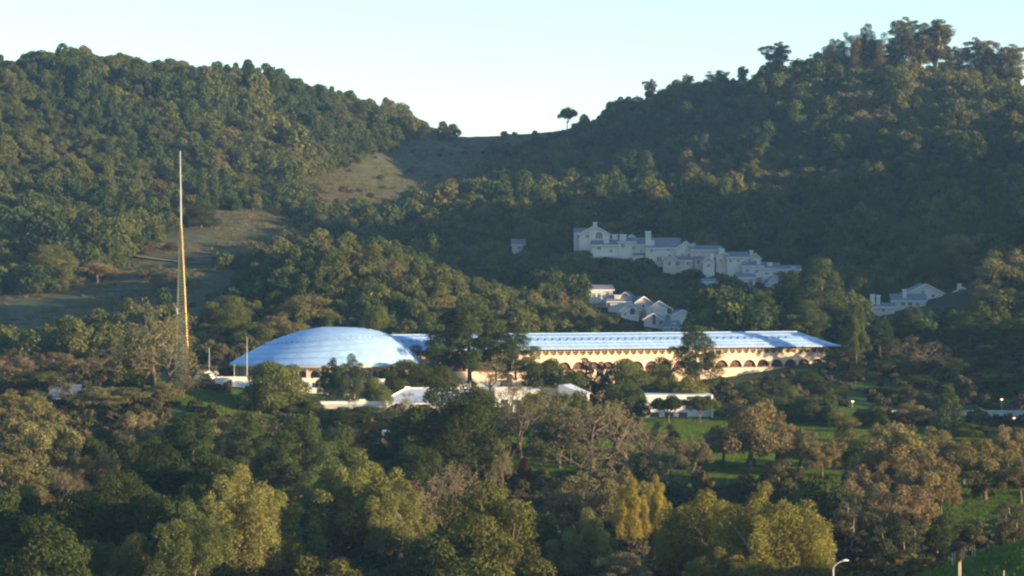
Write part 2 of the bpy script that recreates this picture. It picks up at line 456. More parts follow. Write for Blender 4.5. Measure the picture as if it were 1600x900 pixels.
def make_kind(kind, seed):
    rng = np.random.default_rng(seed); mb = MB()
    if kind == 'oak':
        cl = dome_clumps(rng, 34, 12, 10.5, 1.6, 1.9, 0.8, -0.25)
        branchy(mb, rng, None, [c for c, r in cl], 0.38, 10, 0.25)
        finish(kind, clump_leaves(cl, 13000, rng), mb, M['oak_leaf'], M['bark'], rng, size=0.285)
    elif kind == 'oak_big':
        cl = dome_clumps(rng, 70, 18, 15.5, 1.6, 2.1, 0.8, -0.25)
        branchy(mb, rng, None, [c for c, r in cl], 0.5, 15, 0.25)
        finish(kind, clump_leaves(cl, 32000, rng, .65, .28), mb, M['oak_leaf'], M['bark'], rng, size=0.28)
    elif kind == 'gold_big':
        cl = []
        for i in range(16):
            a = rng.uniform(0, 6.28); rr = rng.uniform(1.5, 7.6) if i else 0
            top = 18 - rr * rng.uniform(0.55, 1.0); x, y = rr * math.cos(a), rr * math.sin(a)
            z = top - 1.5
            while z > 2.0:
                w = 1.2 + 0.08 * (top - z)
                cl.append(((x + rng.uniform(-1, 1), y + rng.uniform(-1, 1), z), (w * rng.uniform(.75, 1.15), w * rng.uniform(.75, 1.15), w * rng.uniform(1.0, 1.5))))
                z -= rng.uniform(1.6, 2.4)
        branchy(mb, rng, None, [c for c, r in cl if rng.random() < 0.5], 0.42, 17, 0.22)
        finish(kind, clump_leaves(cl, 36000, rng, 0.8, 0.33, 0.4), mb, M['gold_leaf'], M['bark_pale'], rng, 0.3, 0.27)
    elif kind == 'umbrella':
        cl = dome_clumps(rng, 26, 10, 7.2, 3.6, 1.15, 0.75, -0.1, .3)
        branchy(mb, rng, None, [c for c, r in cl], 0.26, 7, 0.32)
        finish(kind, clump_leaves(cl, 6500, rng, .7, .35), mb, M['oak_leaf'], M['bark'], rng, size=0.27)
    elif kind == 'brown':
        cl = dome_clumps(rng, 46, 12.5, 11, 3.2, 1.25, 0.85, -0.2, 0.35)
        branchy(mb, rng, None, [c for c, r in cl], 0.36, 11, 0.33)
        finish(kind, clump_leaves(cl, 11000, rng, 0.9, 0.45), mb, M['brown_leaf'], M['bark'], rng, size=0.25)
    elif kind == 'gold':
        cl = []
        for i in range(9):
            a = rng.uniform(0, 6.28); rr = rng.uniform(1.0, 4.6) if i else 0
            top = 17 - rr * rng.uniform(0.8, 1.5); x, y = rr * math.cos(a), rr * math.sin(a)
            z = top - 1.5
            while z > 3.0 + rr * 0.3:
                w = 1.15 + 0.075 * (top - z)
                cl.append(((x + rng.uniform(-.9, .9), y + rng.uniform(-.9, .9), z), (w * rng.uniform(.75, 1.15), w * rng.uniform(.75, 1.15), w * rng.uniform(1.0, 1.5))))
                z -= rng.uniform(1.6, 2.4)
        branchy(mb, rng, None, [c for c, r in cl if rng.random() < 0.6], 0.34, 16, 0.28)
        finish(kind, clump_leaves(cl, 20000, rng, 0.75, 0.3, 0.4), mb, M['gold_leaf'], M['bark_pale'], rng, 0.3, 0.28)
    elif kind == 'euca':
        cl = []
        mb.tube((0, 0, -1.5), (0, 0, 3.2), .5, .42, 7)
        for i in range(8):
            a = i * 6.28 / 8 + rng.uniform(-.4, .4); lean = rng.uniform(.8, 5.0) if i else .2; top = 20.5 - lean * rng.uniform(.3, 1.3)
            prev = Vector((0, 0, 2.8)); nst = 6
            for k in range(1, nst + 1):
                f = k / nst
                q = Vector((math.cos(a) * lean * f ** .8 + rng.uniform(-.35, .35), math.sin(a) * lean * f ** .8 + rng.uniform(-.35, .35), 2.8 + (top - 2.8) * f))
                mb.tube(prev, q, .26 * (1.1 - f * .8), .26 * (1.1 - (f + .15) * .8), 5, False)
                if f > .2:
                    for _ in range(3 if f < .95 else 2):
                        b_ = rng.uniform(0, 6.28); ro = rng.uniform(.5, 2.2) * (1.15 - .6 * f); r = rng.uniform(.65, 1.35)
                        c = (q.x + math.cos(b_) * ro, q.y + math.sin(b_) * ro, q.z + rng.uniform(-1.2, .8))
                        mb.tube(q, c, .07, .03, 3, False)
                        cl.append((c, (r, r, r * rng.uniform(.8, 1.2))))
                prev = q
        finish(kind, clump_leaves(cl, 17000, rng, 0.9, 0.38), mb, M['euca_leaf'], M['bark_pale'], rng, 0.3, 0.31)
    elif kind == 'pine':
        cl = []; Ht = 20
        mb.tube((0, 0, -1.5), (0.2, 0.1, 9), 0.42, 0.28, 7); mb.tube((0.2, 0.1, 9), (0, 0.2, 19.4), 0.28, 0.05, 6)
        z = 5.0
        while z < 19.5:
            Lm = 6.4 * (1 - ((z - 4) / 17.0) ** 1.5) * rng.uniform(0.75, 1.15) + 0.5
            a0 = rng.uniform(0, 6.28); nb = int(rng.integers(3, 6))
            for j in range(nb):
                a = a0 + j * 6.28 / nb + rng.uniform(-.35, .35); Lb = Lm * rng.uniform(0.65, 1.1)
                up = Lb * rng.uniform(0.05, 0.32)
                e = (Lb * math.cos(a), Lb * math.sin(a), z + up)
                mb.tube((0, 0, z), e, 0.10, 0.03, 4, False)
                for f in ((0.55, 1.0) if Lb > 2.5 else (0.9,)):
                    r = rng.uniform(1.1, 1.75) * (0.75 + 0.35 * f)
                    cl.append(((e[0] * f + rng.uniform(-.4, .4), e[1] * f + rng.uniform(-.4, .4), z + up * f + 0.2), (r, r, r * 0.72)))
            z += rng.uniform(1.0, 1.7)
        finish(kind, clump_leaves(cl, 20000, rng, 0.7, 0.3, 0.5), mb, M['pine_leaf'], M['bark'], rng, 0.22, 0.34)
    elif kind == 'conifer':
        cl = []
        mb.tube((0, 0, -1), (0.1, 0, 11.5), 0.26, 0.04, 6)
        z = 1.2
        while z < 12:
            Lm = 2.9 * (1 - (z / 12.6) ** 1.3) * rng.uniform(0.8, 1.15) + 0.15
            for j in range(5):
                a = rng.uniform(0, 6.28); r = 0.55 + 0.28 * Lm
                cl.append(((Lm * math.cos(a) * .75, Lm * math.sin(a) * .75, z + rng.uniform(-.3, .3)), (r, r, r * 0.9)))
            z += rng.uniform(0.75, 1.1)
        finish(kind, clump_leaves(cl, 5200, rng, 0.65, 0.3, 0.5), mb, M['pine_leaf'], M['bark'], rng, 0.28, 0.34)
    elif kind == 'bush':
        cl = dome_clumps(rng, 16, 4.6, 3.2, 0.1, 0.85, 0.9, -0.3)
        for c, r in cl[:8]: mb.tube((0, 0, -0.5), c, 0.07, 0.03, 4, False)
        finish(kind, clump_leaves(cl, 3600, rng, 0.7, 0.3), mb, M['scrub_leaf'], M['bark'], rng, 0.4, 0.19)
    elif kind == 'bare':
        tw = MB(); tips = []
        def grow(p, d, ln, r, lev):
            d = d.normalized(); mid = p + d * ln * 0.5 + Vector(rng.normal(size=3)) * ln * 0.06
            e = p + d * ln + Vector(rng.normal(size=3)) * ln * 0.08
            t = mb if lev < 3 else tw
            t.tube(p, mid, r, r * 0.85, 6 if lev < 2 else 3, False); t.tube(mid, e, r * 0.85, r * 0.68, 6 if lev < 2 else 3, False)
            if lev >= 6:
                tips.append(tuple(e)); return
            nb = 4 if lev == 0 else int(rng.integers(2, 4))
            for i in range(nb):
                sp = 0.75 if lev < 2 else 0.65
                nd = d + Vector(rng.normal(size=3)) * sp + Vector((0, 0, 0.12))
                grow(e if i else e, nd, ln * rng.uniform(0.66, 0.9), r * (0.62 if lev else 0.6), lev + 1)
        grow(Vector((0, 0, -0.8)), Vector((0.05, 0, 1)), 3.6, 0.42, 0)
        tips = np.array(tips)
        k = rng.integers(0, len(tips), 2600)
        p = tips[k] + rng.normal(size=(2600, 3)) * 0.28
        nn = rng.normal(size=(2600, 3)); nn /= np.linalg.norm(nn, axis=1, keepdims=True)
        V, Fq = leaves(p, nn, 0.24, 0.35, rng)
        nl = len(Fq)
        tvv = np.array([tuple(q) for q in tw.v]); tff = np.array([f for f in tw.f])
        cm = np_mesh('bare_crown', np.vstack([V, tvv]), np.vstack([Fq, tff + len(V)]))
        a = cm.attributes.new('tint', 'FLOAT', 'FACE'); a.data.foreach_set('value', np.concatenate([rng.random(nl), np.full(len(tff), .5)]).astype(np.float32))
        cm.materials.append(M['brown_leaf']); cm.materials.append(M['twig'])
        cm.polygons.foreach_set('material_index', np.concatenate([np.zeros(nl), np.ones(len(tff))]).astype(np.int32))
        tm = mb.mesh('bare_trunk', M['bark'], True)
        lo, hi = np.percentile(tvv, 1, axis=0), np.percentile(tvv, 99, axis=0)
        PROTO.setdefault(kind, []).append(dict(crown=cm, trunk=tm, H=float(hi[2]), W=float((hi[0] - lo[0] + hi[1] - lo[1]) / 2), cx=float((hi[0] + lo[0]) / 2)))
for kind, n in (('oak', 4), ('umbrella', 2), ('oak_big', 3), ('gold_big', 3), ('brown', 4), ('gold', 3), ('euca', 3), ('pine', 3), ('conifer', 2), ('bush', 3), ('bare', 3)):
    for i in range(n): make_kind(kind, 100 + 17 * i + sum(map(ord, kind)))

KIND_NAME = dict(oak='oak_tree', umbrella='oak_tree', oak_big='oak_tree', gold_big='willow_tree', brown='autumn_oak_tree', gold='willow_tree', euca='eucalyptus_tree', pine='pine_tree', conifer='conifer_tree', bush='shrub', bare='bare_tree')
trng = random.Random(7)
TREES = []
def put_tree(kind, x, y, z, h, w, label, group=None, color=(1, 1, 1), var=None, rz=None):
    if kind in ('oak', 'gold') and w > 14.0: kind += '_big'
    pr = PROTO[kind]
    p = pr[(var if var is not None else trng.randrange(len(pr))) % len(pr)]
    o = bpy.data.objects.new(KIND_NAME[kind], None)
    o.location = (x, y, z)
    o.rotation_euler = (0, 0, trng.uniform(0, 6.28) if rz is None else rz)
    sx = w / p['W']; sz = h / p['H']
    o.scale = (sx, sx, sz)
    link(o)
    tag(o, label, 'shrub' if kind == 'bush' else 'tree', group)
    for nm in ('trunk', 'crown'):
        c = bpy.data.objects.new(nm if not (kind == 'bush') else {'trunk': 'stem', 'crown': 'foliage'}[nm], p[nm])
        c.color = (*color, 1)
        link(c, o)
    TREES.append((x, y, w))
    return o
def tree(kind, px, top, wpx, Y, label, color=(1, 1, 1), group=None, var=None, rz=None, minh=2.0):
    if Y <= 600:        # step down the slope until there is room for a tree of this spread
        ratio = dict(oak=.9, umbrella=.7, brown=.95, bare=1.0, gold=1.15, euca=1.5, pine=1.25, conifer=1.8, bush=.5)[kind]
        Y0 = Y
        while Y > max(385, Y0 - 120):
            x = (px - 800) / F * Y
            if ZC + (450 - top) / F * Y - gz(x, Y) >= ratio * wpx / F * Y: break
            Y -= 4
    x = (px - 800) / F * Y
    z = gz(x, Y)
    zt = ZC + (450 - top) / F * Y
    h = max(minh, zt - z)
    return put_tree(kind, x, Y, z, h, wpx / F * Y, label, group, color, var, rz)
# ------------------------------------------------------------------ materials of built things
M['roof_blue'] = solid('roof_blue', (0.27, 0.42, 0.63), 0.55, 0.16, 0.3, 0.4)
M['roof_seam'] = solid('roof_seam', (0.24, 0.37, 0.55), 0.5, 0.1, 0.5)
M['roof_patch'] = solid('roof_patch', (0.34, 0.49, 0.68), 0.5, 0.15, 0.4)
M['vent_blue'] = solid('vent_blue', (0.13, 0.23, 0.42), 0.5, 0.1, 0.5)
M['stucco'] = solid('stucco', (0.60, 0.46, 0.34), 0.85, 0.08, 0.5, 0.2, streak=True)
M['gold'] = solid('gold', (0.55, 0.36, 0.13), 0.45, 0.12, 0.5, 0.5, metallic=0.3)
M['gold_paint'] = solid('gold_paint', (0.44, 0.33, 0.15), 0.5, 0.1, 0.7)
M['redbrown'] = solid('redbrown', (0.16, 0.055, 0.035), 0.5, 0.15, 0.5)
M['dark_glass'] = solid('dark_glass', (0.055, 0.030, 0.025), 0.12, 0.1, 0.5, 0.6)
M['white'] = solid('white', (0.64, 0.62, 0.58), 0.8, 0.06, 0.4, 0.3, streak=True)
M['white_roof'] = solid('white_roof', (0.60, 0.63, 0.66), 0.7, 0.08, 0.3)
M['grey_roof'] = solid('grey_roof', (0.42, 0.46, 0.52), 0.55, 0.1, 0.4)
M['metal'] = solid('metal', (0.50, 0.50, 0.48), 0.45, 0.06, 1.0, 0.5)
M['concrete'] = solid('concrete', (0.40, 0.39, 0.37), 0.9, 0.12, 0.5, 0.2, streak=True)
M['concrete_dark'] = solid('concrete_dark', (0.26, 0.28, 0.31), 0.9, 0.15, 0.5, 0.2, streak=True)
M['house'] = solid('house', (0.56, 0.52, 0.46), 0.85, 0.06, 0.3, 0.2, streak=True)
M['house_b'] = solid('house_b', (0.50, 0.42, 0.36), 0.85, 0.06, 0.3, 0.2, streak=True)
M['trim'] = solid('trim', (0.68, 0.67, 0.64), 0.7, 0.04, 0.5)
M['shingle'] = solid('shingle', (0.15, 0.16, 0.175), 0.85, 0.25, 1.6, 0.2)
M['pane'] = solid('pane', (0.045, 0.055, 0.075), 0.1, 0.15, 0.5, 0.6)
M['blue_paint'] = solid('blue_paint', (0.10, 0.22, 0.48), 0.5, 0.12, 0.6)
M['rubber'] = solid('rubber', (0.03, 0.03, 0.03), 0.8, 0.1, 1)
M['post_wood'] = solid('post_wood', (0.42, 0.34, 0.24), 0.85, 0.25, 2.0, streak=True)
M['dirt'] = solid('dirt', (0.24, 0.19, 0.12), 0.95, 0.2, 0.4)
M['fence_mesh'] = solid('fence_mesh', (0.35, 0.33, 0.30), 0.7, 0.1, 1.0)

# ------------------------------------------------------------------ the long blue-roofed building
EZ = 18.9; RISE = 3.7; DEP = 22.0; LB = 146.0
A = Vector((-38.5, 690.2, 0)); RZB = math.atan2(55.0, 115.4)
adm = thing('civic_building', A, RZB, 'long cream office building with pale blue vaulted roof and rows of arches', 'building')
def bay_wall(x0, x1, n, z_base, z_sill, ycut, thick, fu, fa, at):
    """wall as upright strips: solid below the sill, open under the arch, solid up to the scallop"""
    mb = MB()
    xs = np.linspace(x0, x1, n + 1)
    for a, b in zip(xs[:-1], xs[1:]):
        za, zb_ = fa(a), fa(b); ua, ub = fu(a), fu(b)
        segs = [((z_base, z_base), (z_sill, z_sill)), ((za, zb_), (ua, ub))]
        if za - z_sill < 0.02 and zb_ - z_sill < 0.02: segs = [((z_base, z_base), (ua, ub))]
        for (l0, l1), (h0, h1) in segs:
            p = [at(a, ycut, l0), at(b, ycut, l1), at(b, ycut, h1), at(a, ycut, h0), at(a, ycut + thick, l0), at(b, ycut + thick, l1), at(b, ycut + thick, h1), at(a, ycut + thick, h0)]
            m0 = len(mb.v); mb.v += p
            mb.f += [tuple(m0 + i for i in q) for q in ((0, 1, 2, 3), (5, 4, 7, 6), (3, 2, 6, 7), (1, 0, 4, 5))]
    return mb
PU = 2.2; PA = 4.4
def f_u(x):
    t = ((x / PU) % 1.0 - 0.5) * PU
    return EZ - 0.25 if abs(t) > 0.99 else EZ - 0.95 - math.sqrt(max(0, 1.0 - t * t)) 
def f_a(x):
    t = ((x / PA) % 1.0 - 0.5) * PA
    return EZ - 5.7 if abs(t) > 2.02 else EZ - 5.7 + math.sqrt(max(0, 2.02 ** 2 - t * t))
straight = lambda x, y, z: (x, y, z)
x_lo, x_hi = 0.0, LB - 5.2
bay_wall(x_lo, x_hi, int((x_hi - x_lo) / 0.22 + 0.5), 0.0, EZ - 5.7, 2.6, 0.45, f_u, f_a, straight).build('wall', M['stucco'], adm)
MB().box(x_hi, x_hi + 0.45, 2.6, DEP - 2.6, 4, EZ - 0.3).build('end_wall', M['stucco'], adm)
MB().box(x_lo, x_hi - 0.01, DEP - 2.6, DEP - 2.2, 4, EZ - 0.3).build('rear_wall', M['stucco'], adm)
MB().box(x_lo, x_hi - 0.01, 5.2, 5.5, EZ - 3.4, EZ + 0.4).build('gallery_wall', M['redbrown'], adm)
MB().box(x_lo, x_hi - 0.01, 3.06, 5.19, EZ - 3.2, EZ - 3.0).build('gallery_floor', M['stucco'], adm)
ra = MB(); ra.box(x_lo, x_hi - 0.02, 2.72, 2.80, EZ - 0.98, EZ - 0.84); ra.box(x_lo, x_hi - 0.02, 2.72, 2.8, EZ - 1.5, EZ - 1.42)
ra.build('rail', M['gold_paint'], adm)
MB().box(x_lo, x_hi - 0.02, 2.3, 2.58, EZ - 5.82, EZ - 5.66).build('sill_band', M['redbrown'], adm)
# glazing under the arches and gallery doors: one pane object each
awin = MB().box(-2.0, 2.0, 3.4, 3.5, EZ - 5.7, EZ - 3.6).mesh('arch_window', M['dark_glass'])
mull = MB(); [mull.box(u - 0.05, u + 0.05, 3.3, 3.39, EZ - 5.7, EZ - 3.7) for u in (-1.0, 0, 1.0)]; mull.box(-2.0, 2.0, 3.28, 3.32, EZ - 4.75, EZ - 4.65)
mullm = mull.mesh('mullion', M['redbrown'])
gwin = MB().box(-0.75, 0.75, 5.1, 5.19, EZ - 2.9, EZ - 0.6).mesh('gallery_window', M['dark_glass'])
k = 0
while (k + 0.5) * PA < x_hi:
    w = link(bpy.data.objects.new('arch_window', awin), adm); w.location = ((k + 0.5) * PA, 0, 0)
    q = link(bpy.data.objects.new('mullion', mullm), w)
    for j in (0, 1):
        g = link(bpy.data.objects.new('gallery_window', gwin), adm); g.location = (k * PA + (j + 0.5) * PU, 0, 0)
    k += 1
# roof: shallow vault with a hipped end
def roof_z(x, y):
    t = abs(y - DEP / 2) / (DEP / 2)
    hip = min(1.0, max(0.0, (LB - x) / 9.0)) ** 0.7
    return EZ + RISE * (1 - t ** 1.7) * hip
xs = np.concatenate([np.linspace(0, LB - 10, 60), np.linspace(LB - 9, LB, 14)]); ys = np.linspace(0, DEP, 23)
mb = MB()
for x in xs:
    for y in ys: mb.v.append((x, y, roof_z(x, y)))
ny_ = len(ys)
for i in range(len(xs) - 1):
    for j in range(ny_ - 1):
        mb.f.append((i * ny_ + j, (i + 1) * ny_ + j, (i + 1) * ny_ + j + 1, i * ny_ + j + 1))
roof = mb.build('roof', M['roof_blue'], adm, True)
MB().box(0, LB - 2, 0.3, DEP - 0.3, EZ - 0.22, EZ - 0.05).build('soffit', M['gold_paint'], adm)
MB().box(0, LB, -0.12, 0.0, EZ - 0.30, EZ + 0.06).build('fascia', M['stucco'], adm)
sm = MB()
x = 1.1
while x < LB - 10:
    for j in range(11):
        y0, y1 = ys[j], ys[j + 1]
        sm.quad((x - .06, y0, roof_z(x, y0) + .07), (x + .06, y0, roof_z(x, y0) + .07), (x + .06, y1, roof_z(x, y1) + .07), (x - .06, y1, roof_z(x, y1) + .07))
    x += 2.2
for yy in (1.6, 3.2, 7.0):
    sm.box(0.5, LB - 10, yy - .08, yy + .08, roof_z(1, yy), roof_z(1, yy) + .13)
sm.box(0.5, LB - 9, DEP / 2 - .2, DEP / 2 + .2, EZ + RISE - .05, EZ + RISE + .22)
sm.build('roof_seams', M['roof_seam'], roof)
# scalloped drip edge along the eave
sc = MB(); x = 0.55
while x < LB - 0.5:
    pts = [(x + 0.5 * math.cos(a), EZ - 0.02 - 0.0 + 0.36 * math.sin(a)) for a in np.linspace(math.pi, 2 * math.pi, 7)]
    sc.prism(pts, 'y', -0.26, -0.14); x += 1.1
sc.build('eave_scallops', M['vent_blue'], adm)
# half-round vent hoods in a row down the roof slope
def hood(w, d, h):
    mb = MB(); n = 7
    arc = [(w * math.cos(a), h * math.sin(a)) for a in np.linspace(0, math.pi, n)]
    for (u0, z0), (u1, z1) in zip(arc[:-1], arc[1:]):
        mb.quad((u0, 0, z0), (u1, 0, z1), (u1 * 0.3, d, z1 * 0.2), (u0 * 0.3, d, z0 * 0.2))
    mb.poly([(u, 0.02, z) for u, z in reversed(arc)])
    return mb
hm = hood(0.55, 1.5, 0.42).mesh('roof_vent', M['vent_blue'])
x = 2.2
while x < LB - 14:
    v = link(bpy.data.objects.new('roof_vent', hm), adm)
    v.location = (x, 4.2, roof_z(x, 4.2) - 0.02); v.rotation_euler = (R(20), 0, 0)
    x += 2.2

# ------------------------------------------------------------------ the domed library at its end
DC = Vector((-47.6, 690, 0)); DR = 24.8; DZ = 15.6; DH = 9.2
dome = thing('domed_rotunda', DC, 0, 'round rotunda with wide shallow pale blue stepped dome', 'building')
def dome_z(r, a):
    p = 2.65 + 0.95 * math.cos(a)
    return DZ + DH * (1 - (r * r + 0.0009) ** (p / 2))
mb = MB(); na = 180; rings = []
tiers = 13
for t in range(tiers):
    rings += [(t + 0.02) / tiers, (t + 0.5) / tiers, (t + 0.97) / tiers]
rings.append(1.0)
for r in rings:
    for i in range(na):
        a = 2 * math.pi * i / na
        tt = (r * tiers) % 1.0
        lip = 0.20 * (1 - tt) if r < 1 else 0
        mb.v.append((DR * r * math.cos(a), DR * r * math.sin(a), dome_z(r, a) + lip))
for j in range(len(rings) - 1):
    for i in range(na):
        k = (i + 1) % na
        mb.f.append((j * na + i, (j + 1) * na + i, (j + 1) * na + k, j * na + k))
mb.f.append(tuple(range(na)))
droof = mb.build('dome_roof', M['roof_blue'], dome, False)
sr = MB()
for t_ in range(2, tiers + 1):
    r0 = t_ / tiers - .004; r1 = r0 - .011
    for i in range(na):
        a, b_ = 2 * math.pi * i / na, 2 * math.pi * (i + 1) / na
        q = [(DR * r * math.cos(u), DR * r * math.sin(u), dome_z(r, u) + .19 + .03 * (r == r1)) for r, u in ((r0, a), (r0, b_), (r1, b_), (r1, a))]
        sr.quad(*q)
sr.build('roof_seams', M['roof_seam'], droof)
hm2 = hood(0.5, 1.0, 0.36).mesh('roof_vent', M['vent_blue'])
for r_, n_ in ((0.66, 64),):
    for i in range(n_):
        a = 2 * math.pi * i / n_
        v = link(bpy.data.objects.new('roof_vent', hm2), dome)
        v.location = (DR * r_ * math.cos(a), DR * r_ * math.sin(a), dome_z(r_, a) + 0.05)
        v.rotation_euler = (R(12), 0, a + math.pi / 2)
        v.rotation_euler = (0, 0, a - math.pi / 2 + math.pi)
nb = 44
def c_at(rad):
    return lambda u, y, z: ((rad - y) * math.cos(u), (rad - y) * math.sin(u), z)
per = 2 * math.pi / nb
def f_u2(u):
    return DZ - 0.1
def f_a2(u):
    t = ((u / per) % 1.0 - 0.5) * per * 21.5
    return DZ - 4.6 if abs(t) > 1.2 else DZ - 2.4 + math.sqrt(max(0, 1.44 - t * t))
bay_wall(0, 2 * math.pi, nb * 14, 2.0, DZ - 4.6, 0, 0.5, f_u2, f_a2, c_at(21.5)).build('drum_wall', M['stucco'], dome)
gl = MB(); gl.box(-1.2, 1.2, -0.05, 0.05, DZ - 4.6, DZ - 1.1)
glm = gl.mesh('arch_window', M['dark_glass'])
for i in range(nb):
    a = (i + 0.5) * per
    w = link(bpy.data.objects.new('arch_window', glm), dome)
    w.location = (20.6 * math.cos(a), 20.6 * math.sin(a), 0); w.rotation_euler = (0, 0, a + math.pi / 2)
ring = MB()
for i in range(na):
    a, b_ = 2 * math.pi * i / na, 2 * math.pi * (i + 1) / na
    for r0, r1, z0, z1 in ((DR - .02, DR - .02, DZ - .35, DZ + .02), (DR - .3, 21.2, DZ - .3, DZ - .3)):
        ring.quad((r0 * math.cos(a), r0 * math.sin(a), z0), (r0 * math.cos(b_), r0 * math.sin(b_), z0), (r1 * math.cos(b_), r1 * math.sin(b_), z1), (r1 * math.cos(a), r1 * math.sin(a), z1))
ring.build('eave_band', M['gold_paint'], dome)
colm = MB().tube((0, 0, 9.0), (0, 0, DZ - .3), 0.16, 0.16, 8).mesh('column', M['stucco'])
for i in range(nb):
    a = i * per
    c = link(bpy.data.objects.new('column', colm), dome); c.location = (23.2 * math.cos(a), 23.2 * math.sin(a), 0)
pl = MB()
for i in range(na):
    a, b_ = 2 * math.pi * i / na, 2 * math.pi * (i + 1) / na
    for r0, z0, r1, z1 in ((24.6, 0, 24.6, 9.9), (24.6, 9.9, 24.2, 9.9), (24.2, 9.9, 24.2, 9.0), (24.2, 9.0, 20.9, 9.0)):
        pl.quad((r0 * math.cos(a), r0 * math.sin(a), z0), (r0 * math.cos(b_), r0 * math.sin(b_), z0), (r1 * math.cos(b_), r1 * math.sin(b_), z1), (r1 * math.cos(a), r1 * math.sin(a), z1))
pl.build('terrace_parapet', M['stucco'], dome)

# ------------------------------------------------------------------ the gilded spire
SY = 715.0
s0 = P(283, 563, SY)
sp = thing('spire', (s0.x, SY, 0), R(-6), 'tall golden slatted spire with thin white mast left of the dome', 'spire')
def spz(py): return ZC + (450 - py) / F * SY
zt, zb = spz(352), 9.0
zq = spz(560)
def edgeL(z):
    t = (zt - z) / (zt - zq); return -0.55 - 1.75 * t if t < 0.66 else -1.70 - 0.6 * (t - 0.66)
def edgeR(z):
    t = (zt - z) / (zt - zq); return 0.12 + 1.75 * t
MB().tube((0, 0, zt - 1), (-0.25, 0, spz(236)), 0.22, 0.10, 8).build('mast', M['metal'], sp)
lp = MB(); lp.tube((edgeL(zt), 0.5, zt), (edgeL(zb), 2.2, zb), 0.12, 0.3, 6); lp.build('edge_post', M['gold_paint'], sp)
lp = MB(); lp.tube((edgeR(zt), 0, zt), (edgeR(zb), 0, zb), 0.10, 0.22, 6); lp.build('edge_post', M['gold'], sp)
z = zt; i = 0
while z > zb + 0.5:
    a, b_ = edgeL(z), edgeR(z)
    t = (zt - z) / (zt - zq)
    if not 0.60 < t < 0.645:
        mbs = MB(); dy = 0.5 + 1.6 * t
        mbs.v += [(a, dy, z - .35), (b_, 0, z), (b_, .16, z), (a, dy + .16, z - .35), (a, dy, z - .95), (b_, 0, z - .60), (b_, .16, z - .60), (a, dy + .16, z - .95)]
        mbs.f += [(0, 1, 2, 3), (7, 6, 5, 4), (4, 5, 1, 0), (5, 6, 2, 1), (6, 7, 3, 2), (7, 4, 0, 3)]
        s_ = mbs.build('slat', M['gold_paint'], sp)
        bd = MB().tube((b_ - .05, -0.12, z - .18), (b_ + .32 + .12 * t, -0.12, z - .05), 0.24, 0.13, 6); bd.build('bead', M['gold'], s_)
    z -= 0.78
zc_ = zt - 0.62 * (zt - zq)
MB().box(edgeL(zc_) + .1, edgeL(zc_) + .75, 1.2, 1.7, zc_ - 1.0, zc_ + .5).build('balcony_box', M['trim'], sp)
MB().box(edgeR(zc_) - .9, edgeR(zc_) - .15, 0.6, 1.3, zc_ - .8, zc_ + .6).build('equipment_box', M['redbrown'], sp)

# ------------------------------------------------------------------ low white buildings in front
def zat(py, Y): return ZC + (450 - py) / F * Y
def xat(px, Y): return (px - 800) / F * Y
def low_building(name, px0, px1, top, base, Y, dep, label, rz=0, wall='white', roofm='white_roof', parapet=0.4, doors=(), fins=()):
    x0, x1 = xat(px0, Y), xat(px1, Y); W = x1 - x0
    zt_, zb_ = zat(top, Y), zat(base, Y)
    t = thing(name, (x0, Y, zb_), rz, label, 'building')
    h = zt_ - zb_
    MB().box(0, W, 0, dep, -4, h - parapet).build('wall', M[wall], t)
    p = MB(); p.box(-.12, W + .12, -.12, .2, h - parapet + .003, h); p.box(-.12, W + .12, dep - .2, dep + .12, h - parapet + .003, h); p.box(-.12, .2, .203, dep - .203, h - parapet + .003, h); p.box(W - .2, W + .12, .203, dep - .203, h - parapet + .003, h)
    p.build('parapet', M['white'], t)
    MB().box(.21, W - .21, .21, dep - .21, h - parapet + .004, h - parapet + .06).build('roof', M[roofm], t)
    for d0, d1, z0, z1 in doors:
        MB().box(d0, d1, -.06, .02, z0, z1).build('window', M['pane'], t)
    for f0, f1, out_ in fins:
        MB().box(f0, f1, -out_, -.003, -3, h - parapet - .01).build('fin', M['white'], t)
    return t
low_building('white_annex', 336, 408, 590, 618, 655, 7, 'white flat-roofed block left of the trees below the dome', doors=((3.0, 4.1, 0.6, 3.6), (7.3, 8.4, 1.2, 2.4)), fins=((4.15, 4.4, .7),))
low_building('white_annex', 409, 600, 592, 612, 660, 8, 'white flat-roofed wing showing between trees under the dome', doors=[(2 + 2.6 * i, 3.6 + 2.6 * i, 1.0, 2.2) for i in range(10)])
# terrace with a chain-link fence
t = low_building('terrace', 352, 470, 633, 655, 632, 12, 'white roof terrace below the white block with a wire fence', parapet=0.25, roofm='white_roof')
low_building('flat_roofed_wing', 471, 604, 627, 652, 636, 12, 'long low flat-roofed wing with sunlit roof edge left of the grey roof', parapet=0.7, roofm='white_roof', wall='concrete')
fx0, fx1 = xat(360, 636), xat(412, 636)
fn = thing('wire_fence', (fx0, 636, zat(633, 636)), 0, 'wire fence with pale posts on the white terrace', 'fence')
wf = fx1 - fx0
for i in range(5):
    xx = wf * i / 4
    MB().tube((xx, 0, 0), (xx, 0, 2.0), .07, .07, 6).build('post', M['metal'], fn)
for zz in (.15, 1.0, 1.92): MB().tube((0.08, 0, zz), (wf - .08, 0, zz), .035, .035, 5).build('rail', M['metal'], fn)
wr = MB()
for i in range(28):
    xx = wf * (i + .5) / 28; wr.box(xx - .012, xx + .012, -.01, .01, .2, 1.88)
tag(wr.build('wire_mesh', M['fence_mesh'], fn), kind='stuff')
